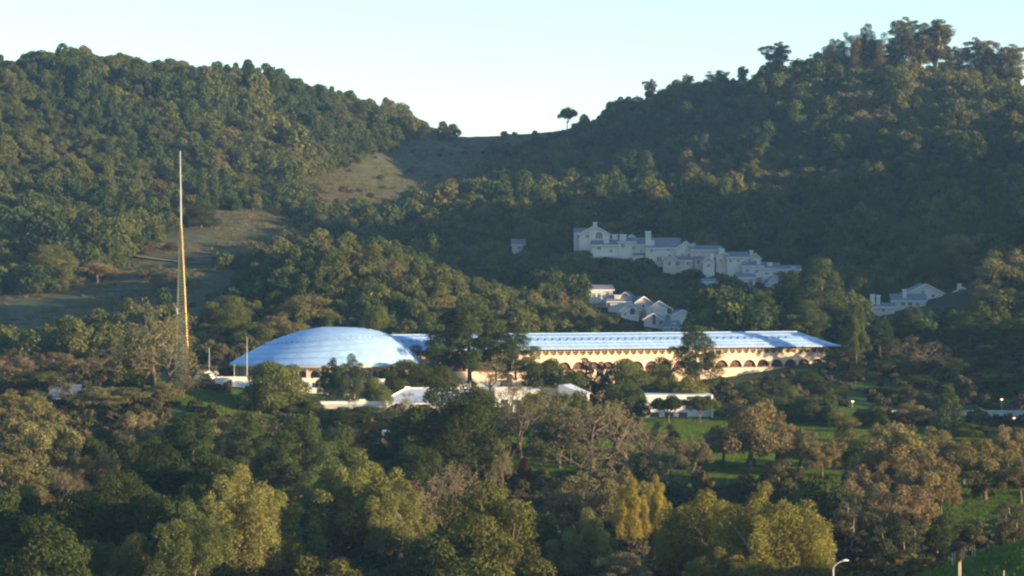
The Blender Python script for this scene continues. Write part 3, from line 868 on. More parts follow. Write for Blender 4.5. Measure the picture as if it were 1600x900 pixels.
# grey hipped roof
Yh = 646
x0, x1 = xat(594, Yh), xat(772, Yh); ze = zat(630, Yh); zr = zat(607, Yh + 8)
hb = thing('hipped_hall', (x0, Yh, 0), 0, 'low white hall with broad grey hipped roof behind the dark oak', 'building')
Wd = x1 - x0
mb = MB(); rx0, rx1 = 6.0, Wd - 5
mb.v += [(-.6, -.6, ze), (Wd + .6, -.6, ze), (Wd + .6, 16, ze), (-.6, 16, ze), (rx0, 8, zr), (rx1, 8, zr)]
mb.f += [(0, 1, 5, 4), (1, 2, 5), (2, 3, 4, 5), (3, 0, 4), (3, 2, 1, 0)]
rf = mb.build('roof', M['grey_roof'], hb)
MB().box(0, Wd, 0, 15.4, -2, ze - .02).build('wall', M['white'], hb)
MB().tube((-.6, -.6, ze + .08), (rx0, 8, zr + .08), .16, .16, 5).build('hip_cap', M['trim'], rf)
MB().tube((rx0, 8, zr + .08), (rx1, 8, zr + .08), .2, .2, 5).build('ridge_cap', M['trim'], rf)
MB().box(-.6, Wd + .6, -.75, -.6, ze - .25, ze + .06).build('fascia', M['trim'], rf)
MB().box(rx0 - .4, rx0 + .9, 7.3, 8.7, zr - .2, zr + .5).build('ridge_vent', M['trim'], rf)
for i in range(8): MB().box(1.2 + 3.2 * i, 3 + 3.2 * i, -.05, .02, ze - 2.6, ze - 1.0).build('window', M['pane'], hb)
low_building('white_hall', 773, 872, 608, 640, 650, 14, 'long white hall wall seen through bare branches left of centre', doors=[(1.5 + 3 * i, 3.2 + 3 * i, 1.2, 2.4) for i in range(4)])
# rooftop boxes
for px0, px1, top, base, Y, mt, lb in ((712, 736, 598, 612, 668, 'white', 'small white rooftop box at the left of the rooftop row'), (742, 782, 596, 612, 668, 'concrete', 'wide grey rooftop plant box with louvre'),
                                      (785, 799, 599, 612, 668, 'post_wood', 'tan rooftop box between grey and sunlit boxes'), (800, 815, 595, 612, 667, 'stucco', 'sunlit cream rooftop box at the right of the row')):
    xa, xb = xat(px0, Y), xat(px1, Y); zt_, zb_ = zat(top, Y), zat(base, Y)
    t = thing('rooftop_box', (xa, Y, zb_), 0, lb, 'rooftop box', 'boxes on the low roofs')
    MB().box(0, xb - xa, 0, 3.5, -6, zt_ - zb_ - .15).build('body', M[mt], t)
    MB().box(-.1, xb - xa + .1, -.1, 3.6, zt_ - zb_ - .147, zt_ - zb_).build('cap', M['white'], t)
    lv = MB(); [lv.box((xb - xa) * .3, (xb - xa) * .7, -.05, .02, .5 + .3 * k, .6 + .3 * k) for k in range(4)]; lv.build('louvre', M['concrete_dark'], t)
# little gabled pavilion
Yg = 648; xa, xb = xat(876, Yg), xat(911, Yg); zb_ = zat(640, Yg)
t = thing('gabled_pavilion', (xa, Yg, zb_), R(-18), 'small white pavilion with sloping grey roof above the brown oaks', 'building')
W_ = xb - xa; ze_ = zat(616, Yg) - zb_; zr_ = zat(601, Yg) - zb_
MB().box(0, W_, 0, 6, -3, ze_ - .02).build('wall', M['white'], t)
MB().prism([(-.4, ze_), (W_ + .4, ze_), (W_ + .4, ze_ + .15), (0.6, zr_), (-.4, zr_ - .1)], 'y', -.5, 6.5).build('roof', M['grey_roof'], t)
MB().box(1.2, W_ - .3, -.06, .02, ze_ - 1.8, ze_ - .5).build('window', M['pane'], t)
MB().box(W_ * .6, W_ * .8, 2, 3, ze_, ze_ + 1.0).build('roof_vent', M['white'], t)
# white-walled block at the lawn's edge
Yw = 648; xa, xb = xat(985, Yw), xat(1114, Yw); zb_ = zat(660, Yw); zt_ = zat(617, Yw); h = zt_ - zb_
t = thing('lawn_block', (xa, Yw, zb_), 0, 'white flat-roofed block with bright end fin at the edge of the green lawn', 'building')
W_ = xb - xa
MB().box(0, W_ - .5, 0.8, 14, -3, h - 1.9).build('wall', M['white'], t)
MB().box(0, W_ - .503, 0, 14, h - 1.897, h).build('upper_band', M['white'], t)
MB().box(W_ - .5, W_, -.8, 14, -3, h).build('end_fin', M['white'], t)
MB().box(W_ - 6.3, W_ - .503, -.04, .0, h - 1.2, h - .35).build('window', M['pane'], t)
for i in range(4): MB().box(1.5 + 3.4 * i, 3.6 + 3.4 * i, .74, .82, .8, 2.4).build('window', M['pane'], t)
# retaining walls on the right
Yr = 668; xa = xat(1330, Yr); xb = xat(1680, Yr)
for (zt_, zb_, y0, mt, lb) in ((zat(641, Yr), zat(655, Yr), Yr, 'concrete', 'pale upper retaining wall below the dark wooded slope'), (zat(654, Yr - 4), -4, Yr - 4, 'concrete_dark', 'darker lower retaining wall at the right edge')):
    t = tag(thing('retaining_wall', (xa, y0, 0), 0, lb, 'wall'), kind='thing')
    n_ = 14; wseg = (xb - xa) / n_
    for i in range(n_): MB().box(i * wseg + .03, (i + 1) * wseg - .03, 0, .6, -5, zt_ - .22).build('panel', M[mt], t)
    MB().box(-.1, xb - xa + .1, -.1, .7, zt_ - .217, zt_).build('coping', M[mt], t)
# tall lamps, two of them lit
def lit_lamp(px, py, Y, lit, label):
    x = xat(px, Y); z = gz(x, Y); zl = zat(py, Y)
    t = thing('street_lamp', (x, Y, z), 0, label, 'street lamp', 'lamps along the right-hand road')
    MB().tube((0, 0, -.5), (0, 0, zl - z), .10, .07, 8).build('pole', M['concrete_dark'], t)
    MB().tube((-.5, -.1, zl - z + .05), (.5, -.1, zl - z + .05), .06, .06, 6).build('arm', M['concrete_dark'], t)
    hd = MB().tube((0, -.3, zl - z - .12), (0, -.3, zl - z + .12), .34, .2, 8)
    hd.build('lamp_head', lit, t)
def emis(name, col, s):
    m, nt, out = mat_new(name); e = nt.nodes.new('ShaderNodeEmission'); e.inputs[0].default_value = (*col, 1); e.inputs[1].default_value = s
    nt.links.new(e.outputs[0], out.inputs[0]); return m
M['lamp_glow'] = emis('lamp_glow', (1.0, 0.55, 0.28), 2.2)
lit_lamp(1565, 624, 672, M['lamp_glow'], 'lit lamp against the dark slope at far right')
lit_lamp(1332, 627, 672, M['lamp_glow'], 'lit lamp right of the small trees on the lawn')
lit_lamp(1584, 653, 660, M['lamp_glow'], 'lit lamp in front of the retaining wall')
# flagpoles by the dome
for px, top, Y, lb in ((386, 528, 662, 'tallest white flagpole in front of the left edge of the dome'), (327, 545, 668, 'white flagpole standing left of the dome'), (366, 570, 664, 'short pole beside the tall flagpole')):
    x = xat(px, Y); z = gz(x, Y); zl = zat(top, Y)
    t = thing('flagpole', (x, Y, z), 0, lb, 'flagpole')
    MB().tube((0, 0, -.5), (0, 0, zl - z), .10, .05, 8).build('pole', M['metal'], t)
    MB().tube((0, 0, zl - z + .003), (0, 0, zl - z + .25), .11, .03, 8).build('finial', M['gold'], t)
    MB().box(-.3, .3, -.3, .3, -.4, .25).build('footing', M['concrete'], t)
# round-topped hut
Yq = 668; xq = xat(313, Yq); zq_ = zat(597, Yq); rq = 13.5 / F * Yq
t = thing('round_topped_hut', (xq, Yq, zq_), R(-25), 'small round-topped white hut left of the flagpoles', 'hut')
arc = [(rq * math.cos(a), 2.7 * math.sin(a)) for a in np.linspace(0, math.pi, 15)]
MB().prism(arc, 'y', 0, 4).build('shell', M['white'], t)
arc2 = [(rq * .86 * math.cos(a), 2.3 * math.sin(a)) for a in np.linspace(0, math.pi, 15)]
MB().prism(arc2, 'y', -.06, -.003).build('end_panel', M['metal'], t)
MB().box(-rq, rq, 0, 4, -4, -.003).build('base', M['concrete'], t)
# floodlight
Yq = 662; xq = xat(338, Yq); z = gz(xq, Yq); zl = zat(583, Yq)
t = thing('floodlight', (xq, Yq, z), 0, 'white boxy floodlight on a pole beside the white block', 'floodlight')
MB().tube((0, 0, -.5), (0, 0, zl - z), .07, .06, 6).build('pole', M['metal'], t)
MB().box(-.5, .05, -.25, .2, zl - z + .003, zl - z + .55).build('lamp_box', M['trim'], t)
MB().box(.1, .5, -.25, .2, zl - z - .35, zl - z + .2).build('lamp_box', M['trim'], t)
# blue and white shed at far left
Yq = 640; xa = xat(78, Yq); zb_ = zat(634, Yq)
t = thing('shed', (xa, Yq, zb_), R(8), 'blue and white shed half hidden by oak branches at far left', 'shed')
MB().box(0.6, 3.6, 0, 4, -3, 2.9).build('wall', M['blue_paint'], t)
MB().box(3.62, 7.2, .4, 4.4, -3, 3.2).build('side_wall', M['metal'], t)
MB().prism([(-.2, 2.9), (3.9, 2.92), (3.9, 3.06), (1.6, 4.3), (-.2, 3.6)], 'y', -.4, 4.4).build('roof', M['blue_paint'], t)
MB().box(4.6, 7.4, .2, 4.6, 3.203, 4.9).build('upper_box', M['white'], t)
MB().box(1.4, 2.6, -.05, .02, .3, 1.8).build('door', M['trim'], t)
MB().box(4.3, 5.3, .33, .42, 1.2, 2.2).build('window', M['pane'], t)
# white van parked in the shade
Yq = 575; xa = xat(605, Yq); zb_ = gz(xa, Yq)
zv = zat(693, Yq)
t = thing('white_van', (xa, Yq, max(zb_, zv)), R(6), 'white van parked in shade left of the dark oak', 'van')
MB().prism([(-.9, .35), (.9, .35), (.92, 1.2), (.8, 2.0), (-.8, 2.0), (-.92, 1.2)], 'y', 0, 4.6).build('body', M['white'], t)
MB().box(-.7, .7, -.03, .0, 1.25, 1.85).build('rear_window', M['pane'], t)
for u in (-.72, .72):
    for v in (.8, 3.7): MB().tube((u - .12, v, .34), (u + .12, v, .34), .34, .34, 12).build('wheel', M['rubber'], t)
    MB().box(u - .08, u + .08, -.04, .0, .75, 1.0).build('tail_light', M['redbrown'], t)
# ------------------------------------------------------------------ hillside houses
HOUSES = []; HB = {}
def house(px0, px1, ridge, eave, base, Y, label, gable='x', dep=10, rz=0, chim=(), wins=(), wall='house', bays=(), balcony=None, door=None):
    """px outline of the front; gable 'y' shows its gable to the valley, 'x' its roof slope"""
    s = Y / F
    x0, x1 = (px0 - 800) * s, (px1 - 800) * s; W = x1 - x0
    zb_ = zat(base, Y); h = zat(eave, Y) - zb_; hr = zat(ridge, Y) - zb_
    cx = (x0 + x1) / 2
    rz = R(((px0 * 7) % 23) - 11)
    t = thing('hillside_house', (cx, Y, zb_), rz, label, 'house', 'houses on the hillside')
    HOUSES.append((cx, Y, W)); HB[(cx, Y)] = base - 6
    a, b = -W / 2, W / 2
    if gable == 'y':
        MB().prism([(a, -7), (b, -7), (b, h), (0, hr - .12), (a, h)], 'y', 0, dep).build('wall', M[wall], t)
        o = .55; sl = (hr - h) / (W / 2)
        for sg in (-1, 1):
            e = sg * (W / 2 + o)
            pts = [(0, hr + .02), (e, h - sl * o + .02), (e, h - sl * o + .24), (0, hr + .26)]
            MB().prism(pts if sg > 0 else pts[::-1], 'y', -.6, dep + .5).build('roof', M['shingle'], t)
            pts = [(0, hr - .12), (e, h - sl * o - .12), (e, h - sl * o + .27), (0, hr + .29)]
            MB().prism(pts if sg > 0 else pts[::-1], 'y', -.75, -.603).build('barge_board', M['trim'], t)
    else:
        MB().prism([(0, -7), (dep, -7), (dep, h), (dep / 2, hr - .12), (0, h)], 'x', a, b).build('wall', M[wall], t)
        o = .5; sl = (hr - h) / (dep / 2)
        for sg in (-1, 1):
            e = dep / 2 + sg * (dep / 2 + o)
            pts = [(dep / 2, hr + .02), (e, h - sl * o + .02), (e, h - sl * o + .24), (dep / 2, hr + .26)]
            MB().prism(pts if sg > 0 else pts[::-1], 'x', a - .5, b + .5).build('roof', M['shingle'], t)
        MB().box(a - .5, b + .5, -o - .16, -o - .003, h - sl * o - .1, h - sl * o + .27).build('gutter', M['trim'], t)
    for (cp, ct, cw) in chim:
        c0 = (cp - 800) * s - cx; cz = zat(ct, Y) - zb_; ww = cw * s / 2
        cy = 2.2 if gable == 'x' else 3.0
        c = MB().box(c0 - ww, c0 + ww, cy - ww, cy + ww, 1.0, cz - .3).build('chimney', M['house'], t)
        MB().box(c0 - ww - .14, c0 + ww + .14, cy - ww - .14, cy + ww + .14, cz - .297, cz).build('chimney_cap', M['trim'], c)
    for (wp, wy, ww, wh, arched) in wins:
        c0 = (wp - 800) * s - cx; z = zat(wy, Y) - zb_; w2, h2 = ww * s / 2, wh * s / 2
        if arched:
            arc = [(c0 + w2 * math.cos(q), z + h2 * .3 + w2 * math.sin(q)) for q in np.linspace(0, math.pi, 9)]
            pts = [(c0 - w2, z - h2), (c0 + w2, z - h2)] + arc
            w_ = MB().prism(pts, 'y', -.06, .04).build('window', M['pane'], t)
            big = [(c0 + (u - c0) * 1.25, z + (v - z) * 1.2) for u, v in pts]
            MB().prism(big, 'y', -.03, .03).build('window_frame', M['trim'], w_)
        else:
            w_ = MB().box(c0 - w2, c0 + w2, -.06, .04, z - h2, z + h2).build('window', M['pane'], t)
            f = MB(); q = .13
            f.box(c0 - w2 - q, c0 + w2 + q, -.10, .03, z + h2 + .002, z + h2 + q); f.box(c0 - w2 - q, c0 + w2 + q, -.12, .03, z - h2 - q, z - h2 - .002)
            f.box(c0 - w2 - q, c0 - w2 - .002, -.10, .03, z - h2, z + h2); f.box(c0 + w2 + .002, c0 + w2 + q, -.10, .03, z - h2, z + h2)
            f.box(c0 - .04, c0 + .04, -.09, -.063, z - h2, z + h2)
            f.build('window_frame', M['trim'], w_)
    for (bp0, bp1, bt, bb) in bays:
        b0, b1 = (bp0 - 800) * s - cx, (bp1 - 800) * s - cx; z0, z1 = zat(bb, Y) - zb_, zat(bt, Y) - zb_
        bw = MB().box(b0, b1, -1.6, -.003, z0 - 6, z1).build('bay', M[wall], t)
        MB().prism([(-2.0, z1 + .003), (-.003, z1 + .003), (-.003, z1 + .95), (-2.0, z1 + .2)], 'x', b0 - .3, b1 + .3).build('bay_roof', M['shingle'], bw)
        wz = z0 + (z1 - z0) * .55
        n_ = max(1, int((b1 - b0) / 2.2))
        for i in range(n_):
            u = b0 + (b1 - b0) * (i + .5) / n_
            MB().box(u - .55, u + .55, -1.66, -1.58, wz - .6, wz + .6).build('bay_window', M['pane'], bw)
    if balcony:
        bp0, bp1, bz = balcony
        b0, b1 = (bp0 - 800) * s - cx, (bp1 - 800) * s - cx; z0 = zat(bz, Y) - zb_
        k = MB().box(b0, b1, -2.0, -.003, z0 - .25, z0).build('balcony', M['trim'], t)
        rl = MB(); rl.box(b0, b1, -2.0, -1.9, z0 + .95, z0 + 1.05)
        n_ = int((b1 - b0) / .45)
        for i in range(n_ + 1):
            u = b0 + (b1 - b0 - .08) * i / n_; rl.box(u, u + .07, -1.98, -1.92, z0 + .003, z0 + .947)
        rl.build('balustrade', M['trim'], k)
    if door:
        dp, dt, dw = door
        c0 = (dp - 800) * s - cx; z1 = zat(dt, Y) - zb_; w2 = dw * s / 2
        MB().box(c0 - w2, c0 + w2, -.07, .03, z1 - 2.2, z1).build('door', M['redbrown'], t)
    return t
# upper row
house(905, 953, 353, 366, 382, 1062, 'topmost house with wide gable, ridge chimney and dark arched window', 'y', 11, 0, chim=((930, 347, 6),), wins=((918, 369, 6, 6, 0), (936, 369, 12, 8, 1)))
house(899, 916, 357, 364, 385, 1068, 'narrow left wing beside the topmost gabled house', 'x', 8, 0, wins=((904, 369, 3, 5, 0),))
house(924, 968, 376, 383, 408, 1052, 'house with one tall square chimney below the topmost gable', 'x', 9, 0, chim=((947, 370, 8),), wins=((936, 388, 6, 5, 0), (955, 392, 4, 5, 0)), balcony=(930, 962, 400))
house(950, 968, 371, 377, 396, 1060, 'small house behind with a single squat chimney', 'x', 9, 0, chim=((960, 366, 8),))
house(966, 1003, 372, 378, 405, 1050, 'flat-fronted pale house with two square windows and tall chimney at its left', 'x', 9, 0, chim=((972, 366, 9),), wins=((973, 384, 6, 5, 0), (990, 388, 5, 5, 0)), balcony=(975, 1000, 402))
house(996, 1018, 375, 382, 412, 1046, 'narrow house tucked left of the tallest chimney', 'x', 9, 0, wins=((1002, 392, 4, 5, 0), (1010, 392, 4, 5, 0)), balcony=(985, 1010, 412), bays=((990, 1006, 399, 414),))
house(1010, 1062, 372, 387, 424, 1042, 'big house with tallest chimney and broad dark roof slope', 'x', 12, 0, chim=((1013, 361, 9), (1017, 376, 11)), wins=((1018, 392, 4, 5, 0), (1044, 390, 4, 3, 0), (1030, 405, 8, 8, 0), (1018, 407, 4, 6, 0)), door=(1045, 402, 6))
house(1056, 1087, 377, 389, 420, 1040, 'house with broad gable right of the big dark roof', 'y', 10, 0, chim=((1084, 380, 5),), wins=((1066, 398, 4, 5, 0), (1076, 398, 4, 5, 0)))
house(1052, 1082, 401, 407, 428, 1034, 'low stepped house with two square windows and flat eave', 'x', 8, 0, wins=((1059, 412, 7, 6, 0), (1076, 412, 6, 6, 0)), balcony=(1054, 1080, 424), wall='house_b')
house(1080, 1128, 384, 391, 424, 1036, 'wide tan-walled house with long straight eave', 'x', 10, 0, wins=((1092, 400, 4, 5, 0), (1112, 400, 4, 5, 0)), wall='house_b', bays=((1084, 1096, 404, 416),))
house(1119, 1140, 394, 400, 420, 1030, 'small gabled house at the left of the white chimney', 'y', 9, 0, chim=((1129, 388, 8),), wins=((1126, 407, 4, 5, 0),))
house(1136, 1170, 394, 402, 432, 1028, 'pale house with porthole window right of the white chimney', 'x', 10, 0, wins=((1141, 408, 5, 5, 1), (1153, 407, 5, 4, 0), (1164, 410, 4, 5, 0)), balcony=(1150, 1170, 424))
house(1160, 1192, 410, 416, 440, 1022, 'stepped house with two stacked flat eaves', 'x', 9, 0, chim=((1185, 405, 6),), wins=((1168, 423, 6, 5, 0), (1182, 424, 6, 5, 0)), balcony=(1162, 1190, 433))
house(1152, 1180, 428, 434, 462, 1012, 'lowest white house of the upper row with two dark windows', 'x', 8, 0, wins=((1159, 441, 6, 6, 0), (1173, 440, 7, 6, 0)), balcony=(1156, 1180, 452), bays=((1152, 1162, 448, 458),))
house(1190, 1216, 411, 419, 448, 1020, 'house with tall slim chimney near the right end of the upper row', 'x', 9, 0, chim=((1203, 410, 7),), wins=((1198, 427, 5, 5, 0), (1210, 428, 4, 5, 0)))
house(1214, 1252, 415, 421, 446, 1018, 'last house of the upper row, partly behind pines', 'x', 9, 0, chim=((1240, 417, 6),), wins=((1222, 430, 5, 5, 0), (1235, 431, 5, 5, 0)))
house(1100, 1120, 436, 441, 466, 1004, 'pale wall of a house below the row, half behind dark trees', 'x', 8, 0, wins=((1110, 450, 5, 5, 0),))
house(978, 996, 367, 374, 392, 1056, 'small front gable rising behind the flat-fronted pale house', 'y', 9, 0, wins=((987, 377, 5, 5, 0),))
house(1036, 1056, 396, 404, 426, 1032, 'small gabled porch house before the big dark roof', 'y', 8, 0, wins=((1046, 411, 5, 6, 1),), wall='house_b')
house(1098, 1116, 402, 409, 428, 1026, 'small gabled house in front of the wide tan-walled house', 'y', 8, 0, chim=((1112, 397, 5),), wins=((1107, 415, 5, 5, 0),))
house(1172, 1188, 396, 403, 422, 1034, 'small gable behind the stepped house', 'y', 8, 0, chim=((1176, 391, 5),), wins=((1180, 409, 4, 5, 0),))
house(1202, 1222, 432, 439, 458, 1008, 'low gabled house below the tall slim chimney', 'y', 8, 0, wins=((1212, 445, 5, 5, 0),))
# lower row
house(919, 958, 446, 453, 482, 940, 'detached white house with flat-pitched roof and outside stair', 'x', 9, 0, wins=((928, 461, 5, 6, 0), (936, 461, 4, 6, 0), (950, 458, 4, 5, 0)), balcony=(921, 940, 472))
house(950, 986, 461, 471, 494, 932, 'house with wide white chimney block in the lower row', 'x', 9, 0, chim=((964, 461, 9),), wins=((951, 476, 5, 6, 1),))
house(966, 988, 457, 465, 490, 936, 'small gabled house behind the wide white chimney', 'y', 9, 0, wins=((976, 466, 5, 5, 0),))
house(970, 998, 474, 486, 510, 924, 'gabled house with tall arched window in the lower row', 'y', 9, 0, wins=((988, 487, 8, 9, 1), (977, 491, 3, 5, 0)))
house(992, 1019, 464, 473, 505, 930, 'house with small front gable above the arched window', 'y', 10, 0, wins=((1005, 478, 4, 5, 0),), wall='house_b')
house(1010, 1050, 471, 483, 512, 924, 'broad gabled house with bay and stub chimney at centre of the lower row', 'y', 10, 0, chim=((1036, 482, 6),), wins=((1019, 488, 3, 4, 0), (1046, 486, 8, 8, 1)))
house(1006, 1036, 490, 499, 520, 914, 'low gabled entrance house with dark door in the lower row', 'y', 8, 0, door=(1022, 497, 5), wins=((1022, 495, 5, 3, 1), (1028, 501, 2, 5, 0)))
house(1048, 1085, 485, 493, 518, 920, 'right-hand house of the lower row with low gable', 'y', 9, 0, wins=((1078, 494, 4, 5, 0),))
house(1038, 1064, 502, 511, 526, 908, 'small house with squat white chimney at the bottom of the lower row', 'x', 8, 0, chim=((1055, 505, 6),), wins=((1049, 513, 3, 4, 0),))
house(1060, 1086, 507, 514, 530, 904, 'last small gable at the foot of the lower row', 'y', 8, 0)
# others
house(800, 820, 374, 382, 396, 1100, 'lone small house in the trees left of the upper row', 'x', 7, 0, wins=((811, 387, 5, 4, 0),))
house(1358, 1398, 474, 480, 496, 858, 'sunlit house with two chimneys at the left of the right-hand group', 'x', 8, 0, chim=((1364, 460, 7), (1373, 461, 6)), wins=((1380, 485, 4, 4, 0),))
house(1394, 1446, 460, 470, 490, 866, 'grey-roofed house with bay windows in the right-hand group', 'x', 11, 0, chim=((1414, 452, 6),), wins=((1411, 475, 6, 5, 0), (1422, 475, 6, 5, 0), (1434, 476, 5, 5, 0)))
house(1418, 1474, 444, 458, 484, 880, 'large gabled house at the centre of the right-hand group', 'y', 12, 0, wins=((1442, 458, 4, 8, 0), (1458, 462, 5, 5, 0)))
house(1486, 1521, 449, 459, 482, 882, 'house with white gable edge at the right of its group', 'y', 10, 0, chim=((1500, 443, 6),), wins=((1512, 463, 4, 5, 0),))
house(1196, 1222, 474, 480, 498, 905, 'house with bright chimney peeping through the pines', 'x', 8, 0, chim=((1205, 470, 6), (1215, 475, 5)))
# outside stair of the detached house
st = P(938, 476, 938.0)
t = thing('outside_stair', st, 0, 'white outside stair on the detached house', 'stair')
for i in range(12): MB().box(i * .28, i * .28 + .3, -2.6, -1.6, 2.6 - i * .26, 2.72 - i * .26).build('tread', M['trim'], t)
MB().prism([(0, 2.4), (3.4, -.7), (3.4, -.4), (0, 2.75)], 'y', -2.75, -2.61).build('stringer', M['trim'], t)
MB().prism([(0, 3.5), (3.4, .4), (3.4, .5), (0, 3.62)], 'y', -2.75, -2.61).build('handrail', M['trim'], t)

# dirt track across the grassy shoulder
def strip(name, pts, Y, w, mat, label):
    pp = []
    for px, py, yy in pts:
        pp.append((xat(px, yy), yy))
    # resample
    q = []
    for (xa, ya), (xb, yb) in zip(pp[:-1], pp[1:]):
        n = max(2, int(math.hypot(xb - xa, yb - ya) / 5))
        q += [(xa + (xb - xa) * i / n, ya + (yb - ya) * i / n) for i in range(n)]
    q.append(pp[-1])
    mb = MB(); g = ground([a for a, b in q], [b for a, b in q])
    for i, (x, y) in enumerate(q):
        x2, y2 = q[min(i + 1, len(q) - 1)]; x1_, y1_ = q[max(i - 1, 0)]
        d = Vector((x2 - x1_, y2 - y1_, 0)).normalized(); nrm = Vector((-d.y, d.x, 0)) * w / 2
        zz = g[i] + .35
        mb.v += [(x - nrm.x, y - nrm.y, zz), (x + nrm.x, y + nrm.y, zz)]
    for i in range(len(q) - 1): mb.f.append((2 * i, 2 * i + 2, 2 * i + 3, 2 * i + 1))
    o = mb.build(name, M[mat]); tag(o, label, 'path', kind='structure')
def depth_at(px, py, y0=780, y1=1600):
    Y = np.arange(y0, y1, 3.0); X = (px - 800) / F * Y; z = ground(X, Y); q = 450 - F * (z - ZC) / Y
    k = np.nonzero(q <= py)[0]
    return float(Y[k[0]]) if len(k) else float(y1)
tr = [(x, y, depth_at(x, y)) for x, y in ((205, 402), (240, 407), (280, 410), (320, 413), (362, 414))]
strip('dirt_track', tr, 0, 4.5, 'dirt', 'pale dirt track crossing the grassy shoulder')
